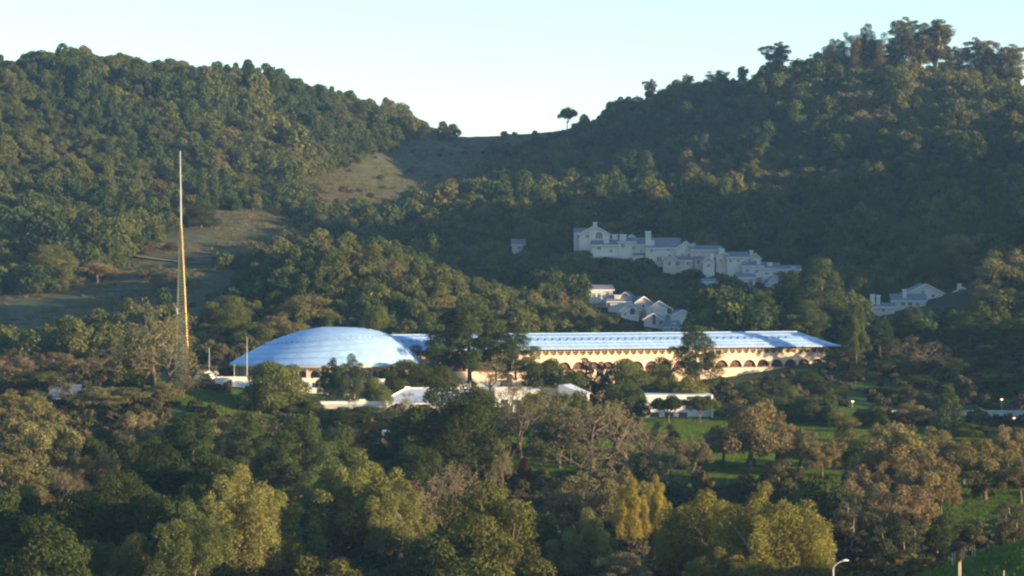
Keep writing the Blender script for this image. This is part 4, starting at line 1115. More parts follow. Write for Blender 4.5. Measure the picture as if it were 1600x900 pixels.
# ------------------------------------------------------------------ single trees (kind, x, top, width in the photo, depth, colour, label)
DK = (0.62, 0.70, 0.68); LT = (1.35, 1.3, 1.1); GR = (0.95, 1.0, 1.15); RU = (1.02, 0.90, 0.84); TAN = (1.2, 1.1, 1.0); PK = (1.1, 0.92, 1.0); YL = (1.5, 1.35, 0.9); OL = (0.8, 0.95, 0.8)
T = [
 # foreground, along the bottom of the picture
 ('gold', 372, 736, 150, 415, (1.0, 1.0, 1), 'tall yellow-green tree with pale trunk at lower left'),
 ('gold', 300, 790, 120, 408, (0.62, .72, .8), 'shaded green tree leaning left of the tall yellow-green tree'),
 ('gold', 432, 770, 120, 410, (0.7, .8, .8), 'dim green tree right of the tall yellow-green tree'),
 ('gold', 560, 706, 130, 432, (0.85, .9, .9), 'tall grey-green tree with rounded top left of centre'),
 ('gold', 625, 752, 110, 426, (0.8, .85, .9), 'grey-green tree sloping down right of the rounded grey-green tree'),
 ('gold', 505, 740, 110, 438, (0.7, .78, .9), 'dull green tree between the yellow-green and grey-green trees'),
 ('bush', 508, 868, 115, 385, YL, 'golden yellow bush at the bottom edge left of centre'),
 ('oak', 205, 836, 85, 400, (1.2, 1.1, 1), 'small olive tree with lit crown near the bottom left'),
 ('oak', 150, 845, 75, 402, (.9, .95, 1), 'small dark olive tree left of the lit olive tree'),
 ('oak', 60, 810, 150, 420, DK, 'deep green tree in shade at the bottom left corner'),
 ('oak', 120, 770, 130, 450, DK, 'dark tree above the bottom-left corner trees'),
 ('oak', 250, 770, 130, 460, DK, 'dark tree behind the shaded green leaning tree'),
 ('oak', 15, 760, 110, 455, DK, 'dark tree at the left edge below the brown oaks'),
 ('oak', 765, 757, 190, 420, (.95, .9, .8), 'broad green round-headed tree at bottom centre'),
 ('oak', 700, 830, 130, 405, DK, 'dark undergrowth tree left below the broad green tree'),
 ('oak', 830, 800, 110, 412, (.9, .9, .8), 'green tree joined to the right side of the broad green tree'),
 ('bare', 692, 732, 115, 462, PK, 'leafless purplish-brown tree behind the broad green tree'),
 ('gold', 915, 798, 100, 398, (.9, .95, 1.1), 'pale grey-green willow right of bottom centre'),
 ('brown', 905, 740, 110, 470, (1, 1, .9), 'olive-brown oak behind the pale willow'),
 ('brown', 970, 735, 90, 478, (1, .95, .8), 'brown oak behind the twin golden trees'),
 ('gold', 985, 750, 58, 440, (1.35, 1.15, .8), 'left of two slim golden trees right of bottom centre'),
 ('gold', 1022, 745, 52, 442, (1.4, 1.2, .8), 'right of two slim golden trees right of bottom centre'),
 ('brown', 975, 865, 105, 385, TAN, 'tan twiggy bush-like tree at the bottom edge'),
 ('gold', 1065, 795, 90, 405, (.85, .85, .9), 'olive willow left of the big golden willow'),
 ('gold', 1105, 768, 130, 412, (1.1, 1.0, .8), 'golden willow crown left half of the big pair'),
 ('gold', 1200, 764, 190, 402, (1.2, 1.08, .9), 'biggest golden willow at the bottom right of centre'),
 ('gold', 1255, 830, 90, 392, (1.0, .98, .8), 'golden willow low on the right of the biggest willow'),
 ('gold', 1140, 845, 120, 386, (.95, .95, .8), 'golden willow low at the front of the biggest willow'),
 ('bush', 1400, 870, 150, 372, (1.6, 1.35, .85), 'broad golden bush along the bottom edge near the lamp'),
 ('bush', 1345, 878, 80, 374, (1.3, 1.2, .8), 'small golden bush right beside the street lamp'),
 ('euca', 1325, 790, 85, 430, (.9, 1.05, 1.05), 'thin grey-green tree above the street lamp'),
 ('euca', 1412, 815, 75, 425, (.9, 1.05, 1.0), 'thin grey-green tree right of the street lamp'),
 ('euca', 1365, 765, 60, 455, (.8, .95, .9), 'slim grey-green tree behind the two thin ones'),
 ('bare', 787, 696, 40, 505, (1.2, 1.1, .95), 'small pale leafless tree in front of the dark oak'),
 ('bush', 822, 716, 28, 515, (2.2, .7, .6), 'small red-leaved bush right of the pale leafless tree'),
 # left middle ground
 ('brown', 75, 668, 120, 560, (.95, 1.0, .78), 'large olive-brown oak at left below the shed'),
 ('brown', 20, 712, 100, 520, (1, .95, .9), 'pinkish-brown oak at the left edge'),
 ('brown', 150, 712, 80, 528, (1.25, 1.02, .72), 'orange-tinged oak right of the pinkish-brown oak'),
 ('bare', 95, 735, 80, 510, (1, .92, .9), 'mauve-brown twiggy oak below the large olive-brown oak'),
 ('brown', 170, 606, 130, 612, (.95, 1.0, .78), 'wide yellowish-brown oak right of the blue shed'),
 ('brown', 30, 610, 110, 605, (1.05, 1.05, .75), 'yellowish-brown oak at left edge beneath the shed'),
 ('brown', 218, 645, 70, 590, TAN, 'pale tan oak at the foot of the grassy bank'),
 ('brown', 345, 655, 70, 585, TAN, 'small pale oak below the grassy bank'),
 ('oak', 122, 680, 90, 548, DK, 'dark evergreen between the brown oaks at left'),
 ('oak', 205, 690, 90, 552, DK, 'dark evergreen right of the brown oaks at left'),
 ('bare', 110, 590, 90, 632, (1, 1, .9), 'leafless oak standing over the blue shed'),
 ('brown', 20, 556, 80, 700, PK, 'reddish-brown tree at left edge above the shed'),
 ('brown', 85, 552, 90, 705, (1.05, .9, .9), 'mauve-brown tree on the left above the shed'),
 ('brown', 145, 560, 80, 690, (1.05, .95, .8), 'brown tree left of the tall bare tree'),
 ('oak', 60, 580, 70, 670, (1.1, 1.05, .9), 'olive evergreen just above the blue shed'),
 ('oak', 150, 590, 70, 655, (.8, .85, .8), 'dark evergreen right above the blue shed'),
 ('bare', 240, 480, 128, 640, (1.1, 1.05, 1), 'large leafless tree standing before the spire'),
 ('bare', 262, 530, 110, 634, (1.15, 1.05, .9), 'leafless tree at the foot of the spire'),
 ('oak', 218, 522, 62, 642, DK, 'dark evergreen in front of the large leafless tree'),
 ('oak', 185, 565, 70, 640, DK, 'dark evergreen low left of the large leafless tree'),
 ('bush', 318, 592, 46, 640, (.9, 1, .8), 'dark bush left of the white block'),
 ('bush', 346, 598, 36, 636, (.9, 1.0, .8), 'round olive bush beside the white terrace'),
 ('brown', 340, 560, 50, 700, PK, 'brown thicket tree behind the flagpoles'),
 ('oak', 315, 548, 36, 712, DK, 'small dark tree right of the spire foot'),
 ('pine', 300, 652, 150, 560, (.62, .72, .7), 'broad dark pine below the grassy bank'),
 ('pine', 245, 680, 130, 545, (.5, .6, .6), 'dark pine left of the broad dark pine'),
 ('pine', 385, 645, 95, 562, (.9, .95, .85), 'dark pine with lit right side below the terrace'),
 ('pine', 470, 648, 130, 560, (1.0, 1.05, .95), 'grey-green pine with upright tips left of the white van'),
 ('oak', 345, 720, 150, 500, DK, 'dark tree behind the tall yellow-green tree'),
 ('oak', 190, 740, 140, 490, DK, 'dark tree in the deep shade at lower left'),
 ('oak', 435, 700, 110, 510, DK, 'dark tree under the grey-green pine'),
 ('oak', 560, 636, 130, 605, DK, 'wide dark tree below the flat sunlit roof edge'),
 ('oak', 520, 668, 90, 580, DK, 'dark tree left of the white van'),
 ('bare', 617, 616, 70, 612, (1, .9, .9), 'greyish leafless tree before the grey hipped roof'),
 # around the dome and buildings
 ('oak', 432, 566, 92, 622, (.95, 1.0, .9), 'full green tree covering the lower left of the dome'),
 ('oak', 405, 590, 60, 618, (.85, .9, .85), 'green tree low on the left of the full green tree'),
 ('gold', 518, 562, 48, 640, (.38, .5, .75), 'left of two upright green trees before the dome'),
 ('gold', 552, 556, 56, 638, (.38, .5, .75), 'right of two upright green trees before the dome'),
 ('oak', 478, 622, 60, 622, (.9, .95, .85), 'low green tree between the trees before the dome'),
 ('oak', 588, 590, 50, 640, (1.1, 1.1, 1), 'olive tree right of the upright green trees'),
 ('oak', 636, 564, 100, 667, (.65, .72, .68), 'dark round tree at the right foot of the dome'),
 ('oak', 690, 573, 60, 668, (1.15, 1.1, 1), 'olive tree right of the dark round tree'),
 ('pine', 735, 470, 128, 684, (.95, 1, .9), 'big spreading pine rising over the blue roof'),
 ('pine', 700, 482, 90, 688, (1.05, 1.05, .95), 'pine left of the big spreading pine'),
 ('pine', 806, 514, 84, 680, (.75, .82, .75), 'dark pine right of the big spreading pine'),
 ('pine', 775, 500, 70, 690, (1.0, 1.05, .9), 'pine between the big spreading pine and the dark one'),
 ('bare', 765, 556, 66, 668, (1.1, .95, .85), 'reddish-brown leafless tree below the pines'),
 ('oak', 852, 562, 66, 668, (.85, .9, .85), 'dark green tree under the first lit arches'),
 ('conifer', 915, 560, 42, 672, (.8, .9, .9), 'dark pointed tree before the lit arcade'),
 ('conifer', 940, 566, 36, 670, (.75, .85, .85), 'second dark pointed tree before the lit arcade'),
 ('oak', 888, 578, 62, 664, DK, 'dark round tree left of the pointed trees'),
 ('oak', 985, 562, 84, 668, (.9, .95, .85), 'broad tree under the right end of the lit arcade'),
 ('oak', 965, 595, 70, 655, (.8, .9, .85), 'green tree above the gabled pavilion'),
 ('conifer', 880, 592, 36, 655, (.9, .95, .9), 'small conifer beside the gabled pavilion'),
 ('oak', 1030, 560, 60, 672, (1.0, 1.0, .9), 'grey-green tree left of the tall pine at the arcade'),
 ('pine', 1086, 510, 96, 672, (.85, .92, .85), 'tall dark pine in front of the arcade'),
 ('oak', 1075, 588, 80, 660, (1.25, 1.15, 1), 'olive tree at the foot of the tall dark pine'),
 ('oak', 985, 606, 56, 642, DK, 'dark tree left of the white lawn block'),
 ('umbrella', 1046, 619, 58, 638, (.55, .62, .58), 'left of two flat-topped dark trees before the white lawn block'),
 ('umbrella', 1094, 620, 50, 637, (.75, .8, .72), 'right of two flat-topped dark trees before the white lawn block'),
 # oak grove on the lawn
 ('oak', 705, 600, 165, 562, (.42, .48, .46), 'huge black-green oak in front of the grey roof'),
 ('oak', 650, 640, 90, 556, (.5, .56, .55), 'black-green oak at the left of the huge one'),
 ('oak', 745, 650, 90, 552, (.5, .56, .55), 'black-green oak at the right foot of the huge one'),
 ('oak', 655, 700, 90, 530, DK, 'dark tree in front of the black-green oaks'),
 ('bare', 812, 622, 92, 566, (.9, .85, .8), 'leafless oak with dark trunk right of the huge oak'),
 ('bare', 925, 614, 120, 560, (1.0, .95, .85), 'big leafless oak with forked trunk on the lawn'),
 ('brown', 875, 640, 95, 566, (.85, .85, .8), 'thin brown oak left of the big leafless oak'),
 ('bare', 980, 640, 110, 556, (1.05, .95, .85), 'leafless oak right of the big leafless oak'),
 ('bare', 1030, 675, 90, 548, (1, .95, .9), 'smaller leafless oak at the right of the grove'),
 ('bush', 1015, 715, 50, 520, (.8, 1.0, .8), 'green bush under the leafless grove'),
 ('bush', 1075, 708, 45, 540, (1.2, 1.15, .9), 'pale bush on the lawn below the white block'),
 ('brown', 1172, 626, 118, 588, RU, 'large rusty brown oak on the lawn right of the white block'),
 ('brown', 1212, 655, 84, 580, (1.1, .95, .88), 'rusty oak joined to the right of the large one'),
 ('brown', 1130, 668, 60, 592, (1.05, .85, .75), 'small brown oak at the left foot of the rusty oak'),
 ('brown', 1285, 692, 58, 560, (1.0, .9, .75), 'small round brown oak alone on the dark lawn'),
 ('euca', 1222, 720, 60, 500, (.9, .95, .9), 'slender grey tree below the rusty oaks'),
 ('bush', 1180, 738, 90, 505, (.8, .9, .8), 'low green thicket below the rusty oak'),
 ('oak', 1290, 752, 110, 480, (.6, .7, .72), 'blue-green shaded tree below the lone brown oak'),
 # trees at the top of the lawn, right
 ('oak', 1232, 604, 54, 640, (1.1, 1.1, .85), 'leafy green tree at the left of the lawn-top group'),
 ('oak', 1268, 618, 70, 636, (.7, .8, .7), 'dark tree in the middle of the lawn-top group'),
 ('conifer', 1297, 607, 30, 638, (1.3, 1.25, .9), 'slim yellow-green conifer in the lawn-top group'),
 ('oak', 1316, 643, 58, 628, (1.5, 1.4, .8), 'golden-green round tree at the right of the lawn-top group'),
 ('conifer', 1150, 618, 28, 640, (1.1, 1.1, .9), 'small conifer behind the large rusty oak'),
 ('oak', 1362, 636, 58, 632, (1.05, 1, .85), 'olive tree left of the tall dark conifer'),
 ('brown', 1428, 626, 58, 636, RU, 'orange-brown tree beside the tall dark conifer'),
 ('conifer', 1481, 600, 56, 620, (.95, 1.05, .8), 'tall dark conifer in front of the retaining wall'),
 ('oak', 1518, 662, 66, 610, (.85, .95, .75), 'dark green bushy tree right of the tall conifer'),
 ('brown', 1395, 664, 120, 590, (.95, .95, .75), 'greenish-brown oak before the retaining wall'),
 ('brown', 1455, 670, 90, 585, (1.0, .95, .75), 'brown-green oak below the tall dark conifer'),
 ('brown', 1575, 668, 70, 600, RU, 'rusty tree at the right edge by the wall'),
 ('brown', 1385, 692, 100, 530, (1.15, .95, .88), 'rust-brown oak with dark trunk in the right grove'),
 ('brown', 1450, 708, 100, 520, (1.1, .95, .82), 'rust-brown oak at the middle of the right grove'),
 ('brown', 1345, 738, 80, 490, (1.1, .92, .88), 'rust-brown oak low on the left of the right grove'),
 ('brown', 1410, 762, 110, 478, (1.2, .93, .88), 'pinkish-brown oak in front of the right grove'),
 ('brown', 1470, 745, 60, 485, (1.15, .95, .85), 'small rust oak drooping at the right grove'),
 ('brown', 1540, 690, 96, 505, (1.0, .95, .7), 'olive-brown oak with forked trunk on green grass at right'),
 ('brown', 1505, 690, 70, 525, (.95, .9, .75), 'brown oak behind the forked oak at right'),
 ('brown', 1595, 715, 70, 500, (1.05, .95, .8), 'brown oak cut by the right edge'),
 ('euca', 1578, 788, 60, 440, (1, 1, 1), 'small grey-green tree by the right edge above the bank'),
 ('oak', 1460, 800, 70, 440, (.55, .65, .7), 'blue-dark bush-like tree behind the wooden posts'),
 ('oak', 1385, 810, 70, 452, (.6, .7, .7), 'dark tree under the pinkish-brown oak'),
 # wooded slope at right
 ('pine', 1283, 405, 92, 790, (1.05, 1.05, .95), 'tall broad pine in front of the dark hillside'),
 ('pine', 1232, 424, 78, 800, (.7, .8, .78), 'dark pine left of the tall broad pine'),
 ('pine', 1262, 470, 80, 775, (1.0, 1, .9), 'lower pine in front of the tall broad pine'),
 ('pine', 1190, 454, 76, 790, (1.0, 1.05, .9), 'olive pine above the building roof'),
 ('pine', 1150, 480, 70, 795, (.6, .7, .7), 'dark pine left of the olive pine'),
 ('oak', 1343, 432, 50, 884, (.75, .85, .7), 'round dark tree right of the tall broad pine'),
 ('oak', 1378, 436, 44, 890, (.8, .85, .75), 'rounded tree behind the sunlit chimneys'),
 ('pine', 1338, 474, 46, 735, (1.2, 1.1, .9), 'thin tall pine with bare trunk right of the roof end'),
 ('pine', 1515, 488, 90, 752, (.85, .92, .85), 'dark pine below the right-hand houses'),
 ('pine', 1375, 500, 70, 745, (.7, .8, .78), 'shaded pine below the sunlit chimneys'),
 ('bare', 1445, 528, 84, 735, (.75, .75, .8), 'leafless tree in shade on the right slope'),
 ('brown', 1495, 368, 80, 915, (1.1, .95, .75), 'tan oak high on the slope above the right houses'),
 ('brown', 1540, 366, 70, 920, (1.05, 1, .75), 'tan oak at the right of the slope above the houses'),
 ('oak', 1465, 385, 70, 905, (.9, .95, .8), 'green oak left of the tan oaks on the slope'),
 ('oak', 1500, 410, 60, 908, (.75, .85, .75), 'dark oak right behind the right-hand houses'),
 ('brown', 1575, 392, 110, 840, (.95, .95, .8), 'wide grey-brown oak at the right edge of the slope'),
 ('brown', 1560, 440, 90, 800, (.9, .9, .8), 'grey-brown oak low at the right edge of the slope'),
 ('oak', 1590, 500, 100, 745, DK, 'black-green tree at the right edge above the wall'),
 ('oak', 1540, 540, 90, 735, DK, 'black-green tree right of the leafless slope tree'),
 ('oak', 1395, 560, 80, 725, DK, 'black-green tree left of the leafless slope tree'),
 ('oak', 1320, 545, 60, 740, DK, 'dark tree at the right end of the blue roof'),
 ('oak', 1212, 593, 40, 698, DK, 'dark bush-like tree under the last arches'),
 ('oak', 1262, 580, 50, 705, DK, 'dark tree below the right end of the arcade'),
 ('oak', 1290, 600, 70, 690, DK, 'dark tree on the shaded slope under the roof end'),
 ('oak', 1160, 600, 40, 686, DK, 'dark tree left below the last arches'),
 # single trees on the hills
 ('umbrella', 887, 168, 28, 1535, (.6, .6, .6), 'lone little oak standing on the saddle skyline'),
 ('bush', 701, 191, 38, 1530, (.8, .85, .7), 'round bush at the left end of the saddle skyline'),
 ('euca', 1215, 67, 58, 1372, (.8, .8, .8), 'leftmost eucalyptus standing alone on the right ridge'),
 ('euca', 1276, 82, 20, 1362, (.8, .8, .8), 'small slim eucalyptus on the right ridge'),
 ('gold', 1320, 54, 66, 1350, (.62, .55, .9), 'left half of the broad brownish eucalyptus on the ridge'),
 ('gold', 1358, 40, 74, 1345, (.62, .55, .9), 'right half of the broad brownish eucalyptus on the ridge'),
 ('euca', 1412, 28, 56, 1338, (1.0, .95, .85), 'tallest eucalyptus on the right ridge'),
 ('euca', 1462, 32, 70, 1338, (1.0, .95, .85), 'tall open eucalyptus right of the tallest one'),
 ('euca', 1530, 60, 66, 1335, (1.0, .98, .85), 'open eucalyptus near the right end of the ridge'),
 ('euca', 1580, 70, 60, 1330, (1.0, .98, .85), 'rightmost eucalyptus on the ridge'),
 ('euca', 1016, 124, 26, 1425, (.7, .7, .7), 'small scraggy tree on the skyline right of the saddle'),
 ('euca', 1075, 116, 24, 1405, (.7, .7, .7), 'small tree on the skyline left of the eucalyptus'),
 ('euca', 1125, 110, 40, 1396, (.7, .75, .7), 'bushy tree on the skyline between the scraggy trees'),
 ('euca', 1160, 104, 22, 1388, (.7, .75, .7), 'pointed tree on the skyline near the leftmost eucalyptus'),
 ('oak', 82, 384, 92, 1000, (1.15, 1.1, .9), 'big rounded oak on the left slope above the shaded grass'),
 ('oak', 187, 348, 54, 1065, (1.5, 1.4, 1.0), 'bright yellow-green oak on the left slope'),
 ('oak', 138, 362, 42, 1075, (1.1, 1.1, .9), 'green oak left of the bright yellow-green oak'),
 ('brown', 153, 406, 60, 1000, (1.15, 1, .9), 'pale brown oak at the edge of the shaded grass'),
 ('oak', 314, 314, 58, 1120, (.7, .75, .6), 'dark round oak at the top of the grassy shoulder'),
 ('bush', 228, 375, 26, 1060, (1, 1, .8), 'small bush at the left of the grassy shoulder'),
 ('bush', 268, 378, 28, 1070, (1.1, 1, .8), 'small bush on the grassy shoulder by the spire'),
 ('brown', 235, 412, 60, 1000, (.85, .85, .8), 'brown scrub oak below the dirt track'),
 ('brown', 262, 420, 50, 985, (.85, .85, .8), 'brown scrub oak under the track by the spire'),
 ('oak', 350, 464, 88, 815, (1.0, 1, .85), 'olive oak behind the spire at the knoll foot'),
 ('oak', 395, 505, 66, 790, (.9, .95, .8), 'green oak left above the dome'),
 ('brown', 478, 462, 96, 815, (1.05, 1.0, .8), 'broad tan oak above the dome'),
 ('brown', 440, 492, 80, 795, (1.05, 1, .8), 'tan oak low behind the left of the dome'),
 ('oak', 585, 480, 50, 795, (1.0, 1, .85), 'upright green oak right above the dome'),
]
T += [
 ('oak', 745, 606, 60, 622, (.6, .66, .6), 'dark oak between the hipped roof and the white hall'),
 ('oak', 832, 616, 50, 625, (.85, .88, .8), 'olive tree before the middle of the white hall'),
 ('oak', 905, 612, 44, 632, (.8, .85, .78), 'green tree before the gabled pavilion'),
 ('oak', 455, 612, 60, 626, (.8, .86, .8), 'green tree before the sunlit flat roof edge'),
 ('oak', 1345, 575, 70, 722, DK, 'dark tree under the thin tall pine on the slope'),
 ('oak', 1430, 585, 80, 712, DK, 'dark tree above the left end of the retaining wall'),
 ('oak', 1480, 560, 80, 728, DK, 'dark tree right below the leafless slope tree'),
 ('oak', 1560, 590, 90, 708, DK, 'dark tree above the retaining wall at right'),
 ('oak', 1500, 600, 70, 700, DK, 'dark tree behind the tall conifer at the wall'),
 ('oak', 1380, 605, 66, 696, DK, 'dark tree right of the left lit lamp'),
 ('oak', 1600, 600, 80, 700, DK, 'dark tree at the right edge behind the lit lamp'),
 ('oak', 1225, 640, 60, 640, (.7, .78, .7), 'dark low tree under the lawn-top group'),
 ('oak', 1185, 610, 50, 668, DK, 'dark shrub tree behind the large rusty oak'),
 ('pine', 1425, 480, 70, 770, (.65, .75, .7), 'dark pine under the right-hand houses'),
 ('bare', 800, 598, 66, 638, (1, .95, .85), 'leafless tree in front of the long white hall, left one'),
 ('bare', 848, 602, 60, 640, (1, .95, .85), 'leafless tree in front of the long white hall, right one'),
 ('brown', 862, 614, 84, 600, (.85, .85, .8), 'olive-brown oak hiding the foot of the white hall'),
 ('brown', 790, 634, 70, 598, (.8, .82, .8), 'dull brown oak at the right shoulder of the huge oak'),
 ('brown', 960, 630, 90, 590, (.9, .88, .8), 'brown oak behind the leafless grove on the lawn'),
 ('brown', 1035, 662, 70, 585, (.8, .82, .75), 'dull brown oak on the lawn below the white block'),
 ('brown', 1085, 682, 60, 560, (.85, .85, .75), 'thin brown oak left of the large rusty oak'),
 ('brown', 1250, 672, 70, 590, (.9, .88, .78), 'brown oak between the rusty oak and the lone brown oak'),
 ('brown', 1330, 672, 70, 580, (.95, .9, .75), 'greenish-brown oak under the golden-green round tree'),
 ('oak', 1235, 735, 80, 505, (.7, .78, .72), 'shaded green tree below the rusty oaks'),
 ('oak', 1345, 690, 60, 570, (.7, .8, .75), 'dark green tree left of the right grove'),
 ('gold', 1296, 76, 50, 1356, (.55, .52, .8), 'low eucalyptus at the left foot of the broad brownish one'),
 ('euca', 1390, 60, 64, 1342, (.95, .88, .8), 'eucalyptus between the broad brownish and the tallest one'),
 ('euca', 1436, 52, 60, 1336, (.95, .9, .8), 'lower eucalyptus in front of the tallest pair'),
 ('euca', 1496, 74, 50, 1336, (.95, .92, .8), 'small eucalyptus in the gap on the right ridge'),
 ('euca', 1556, 84, 60, 1332, (.95, .92, .8), 'low eucalyptus between the two at the ridge end'),
 ('euca', 1250, 92, 44, 1366, (.8, .8, .75), 'low tree on the ridge right of the leftmost eucalyptus'),
 ('oak', 520, 690, 90, 520, (.7, .78, .75), 'dark tree below the white van'),
 ('brown', 55, 630, 100, 585, (1.0, 1.0, .8), 'olive-brown oak under the blue shed'),
 ('brown', 255, 600, 70, 618, TAN, 'tan oak on the grassy bank under the bare tree'),
 ('bare', 285, 590, 60, 622, (1, .95, .85), 'leafless tree on the lit grassy bank'),
]
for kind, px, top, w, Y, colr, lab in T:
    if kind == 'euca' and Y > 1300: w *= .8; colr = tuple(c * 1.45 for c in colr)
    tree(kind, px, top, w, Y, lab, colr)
# ------------------------------------------------------------------ woods that clothe the hills
def far_proto(seed, H, W, n, rc, zb, zs, nl, size, mat='far_leaf', kind='dome'):
    rng = np.random.default_rng(seed); mb = MB()
    cl = dome_clumps(rng, n, W, H, zb, rc, zs, -0.3, 0.2)
    mb.tube((0, 0, -2), (0, 0, H * .5), .3, .18, 5)
    for c, r in cl[:6]: mb.tube((0, 0, H * .3), c, .14, .05, 3, False)
    p, nn, tint = clump_leaves(cl, nl, rng, 0.8, 0.36)
    V, Fq = leaves(p, nn, size, 0.5, rng)
    tvv = np.array([tuple(q) for q in mb.v]); tff = [f for f in mb.f if len(f) == 4]
    me = np_mesh('wood_tree', np.vstack([V, tvv]), np.vstack([Fq, np.array(tff) + len(V)]))
    a = me.attributes.new('tint', 'FLOAT', 'FACE'); a.data.foreach_set('value', np.concatenate([tint, np.full(len(tff), .5)]).astype(np.float32))
    me.materials.append(M[mat]); me.materials.append(M['bark'])
    me.polygons.foreach_set('material_index', np.concatenate([np.zeros(len(Fq)), np.ones(len(tff))]).astype(np.int32))
    return me
protos = bpy.data.collections.new('wood_protos')     # only instanced, never in the scene itself
FARP = []
specs = [(1, 9.0, 10.5, 15, 2.1, 1.0, .85), (2, 8.0, 9.5, 13, 2.0, .8, .8), (3, 10.5, 9.5, 16, 1.9, 1.2, 1.0), (4, 9.5, 11.5, 17, 2.1, 1.0, .8), (5, 12.0, 8.0, 15, 1.7, 1.5, 1.2), (6, 7.5, 10.0, 14, 1.8, .6, .8)]
for s, H, W, n, rc, zb, zs in specs:
    me = far_proto(s, H, W, n, rc, zb, zs, 1800, 0.56, ('far_leaf', 'far_dark', 'far_olive', 'far_leaf', 'far_dark', 'far_olive')[s - 1])
    o = bpy.data.objects.new('wood_tree_%02d' % s, me); protos.objects.link(o); FARP.append(me)
for s, H, W, n, rc, mt in ((10, 8.5, 19, 34, 2.2, 'far_leaf'), (11, 9.0, 17, 30, 2.1, 'far_dark'), (12, 8.0, 16, 28, 1.9, 'far_olive')):
    me = far_proto(s, H, W, n, rc, .4, .85, 3600, 0.56, mt)
    o = bpy.data.objects.new('wood_tree_%02d' % s, me); protos.objects.link(o); FARP.append(me)
for s in (7, 8):
    me = far_proto(s, 2.6, 4.2, 9, .9, .1, .9, 420, 0.42, 'scrub_leaf')
    o = bpy.data.objects.new('wood_tree_%02d' % s, me); protos.objects.link(o)
ng = bpy.data.node_groups.new('scatter', 'GeometryNodeTree')
ng.interface.new_socket('Geometry', in_out='INPUT', socket_type='NodeSocketGeometry')
ng.interface.new_socket('Geometry', in_out='OUTPUT', socket_type='NodeSocketGeometry')
gi = ng.nodes.new('NodeGroupInput'); go = ng.nodes.new('NodeGroupOutput')
ci = ng.nodes.new('GeometryNodeCollectionInfo'); ci.inputs['Collection'].default_value = protos
ci.inputs['Separate Children'].default_value = True; ci.inputs['Reset Children'].default_value = True
ip = ng.nodes.new('GeometryNodeInstanceOnPoints'); ip.inputs['Pick Instance'].default_value = True
def named(nm, tp):
    n = ng.nodes.new('GeometryNodeInputNamedAttribute'); n.data_type = tp; n.inputs['Name'].default_value = nm
    return [o for o in n.outputs if o.enabled and o.name == 'Attribute'][0]
ng.links.new(gi.outputs[0], ip.inputs['Points']); ng.links.new(ci.outputs[0], ip.inputs['Instance'])
ng.links.new(named('idx', 'INT'), ip.inputs['Instance Index']); ng.links.new(named('rot', 'FLOAT_VECTOR'), ip.inputs['Rotation']); ng.links.new(named('scl', 'FLOAT_VECTOR'), ip.inputs['Scale'])
ng.links.new(ip.outputs[0], go.inputs[0])
def scatter(name, pts, idx, rot, scl, label, cat):
    me = bpy.data.meshes.new(name); me.from_pydata([tuple(p) for p in pts], [], [])
    a = me.attributes.new('idx', 'INT', 'POINT'); a.data.foreach_set('value', np.asarray(idx, np.int32))
    a = me.attributes.new('rot', 'FLOAT_VECTOR', 'POINT'); a.data.foreach_set('vector', np.stack([np.zeros(len(rot)), np.zeros(len(rot)), rot], 1).astype(np.float32).ravel())
    a = me.attributes.new('scl', 'FLOAT_VECTOR', 'POINT'); a.data.foreach_set('vector', np.asarray(scl, np.float32).ravel())
    o = link(bpy.data.objects.new(name, me)); md = o.modifiers.new('scatter', 'NODES'); md.node_group = ng
    return tag(o, label, cat, kind='stuff')

rw = np.random.default_rng(42)
sx_, sy_ = np.meshgrid(np.arange(-520, 560, 7.2), np.arange(775, 1720, 7.2))
X = (sx_ + rw.uniform(-3.2, 3.2, sx_.shape)).ravel(); Y = (sy_ + rw.uniform(-3.2, 3.2, sy_.shape)).ravel()
kx, ky = np.meshgrid(np.arange(-130, 70, 4.3), np.arange(775, 900, 4.3))     # the knoll is clothed in smaller, closer trees
kx = (kx + rw.uniform(-2, 2, kx.shape)).ravel(); ky = (ky + rw.uniform(-2, 2, ky.shape)).ravel()
inK = (Y < 905) & (X > -130) & (X < 70)
X = np.concatenate([X[~inK], kx]); Y = np.concatenate([Y[~inK], ky])
Z = ground(X, Y); PX, PY = proj(X, Y, Z)
keep = (PX > -420) & (PX < 2300)
behind = Y > 1600
keep &= ~(behind & (rw.random(len(X)) < .5))
open_ = np.zeros(len(X), bool)
for g in (G_SADDLE, G_SHOULDER, G_SLOPE): open_ |= inpoly(PX, PY, g) & (Y > 850)
# saddle crest stays open behind too
open_ |= (X > -40) & (X < 47) & (Y > 1470) & (Y < 1700)
patch = np.sin(X * .045 + 2) * np.sin(Y * .03 + X * .02) + .5 * np.sin(X * .11) * np.cos(Y * .09)
sparse = open_ & (inpoly(PX, PY, G_SADDLE)) & (rw.random(len(X)) < .07) & (PY > 240) & (patch > 0.15)
keep &= (~open_) | sparse
for hx, hy, hw in HOUSES:
    keep &= ~((np.abs(X - hx) < hw / 2 + 4) & (Y > hy - 5) & (Y < hy + 15))
for tx, ty, tw in TREES:
    keep &= ~((X - tx) ** 2 + (Y - ty) ** 2 < (tw * .38) ** 2)
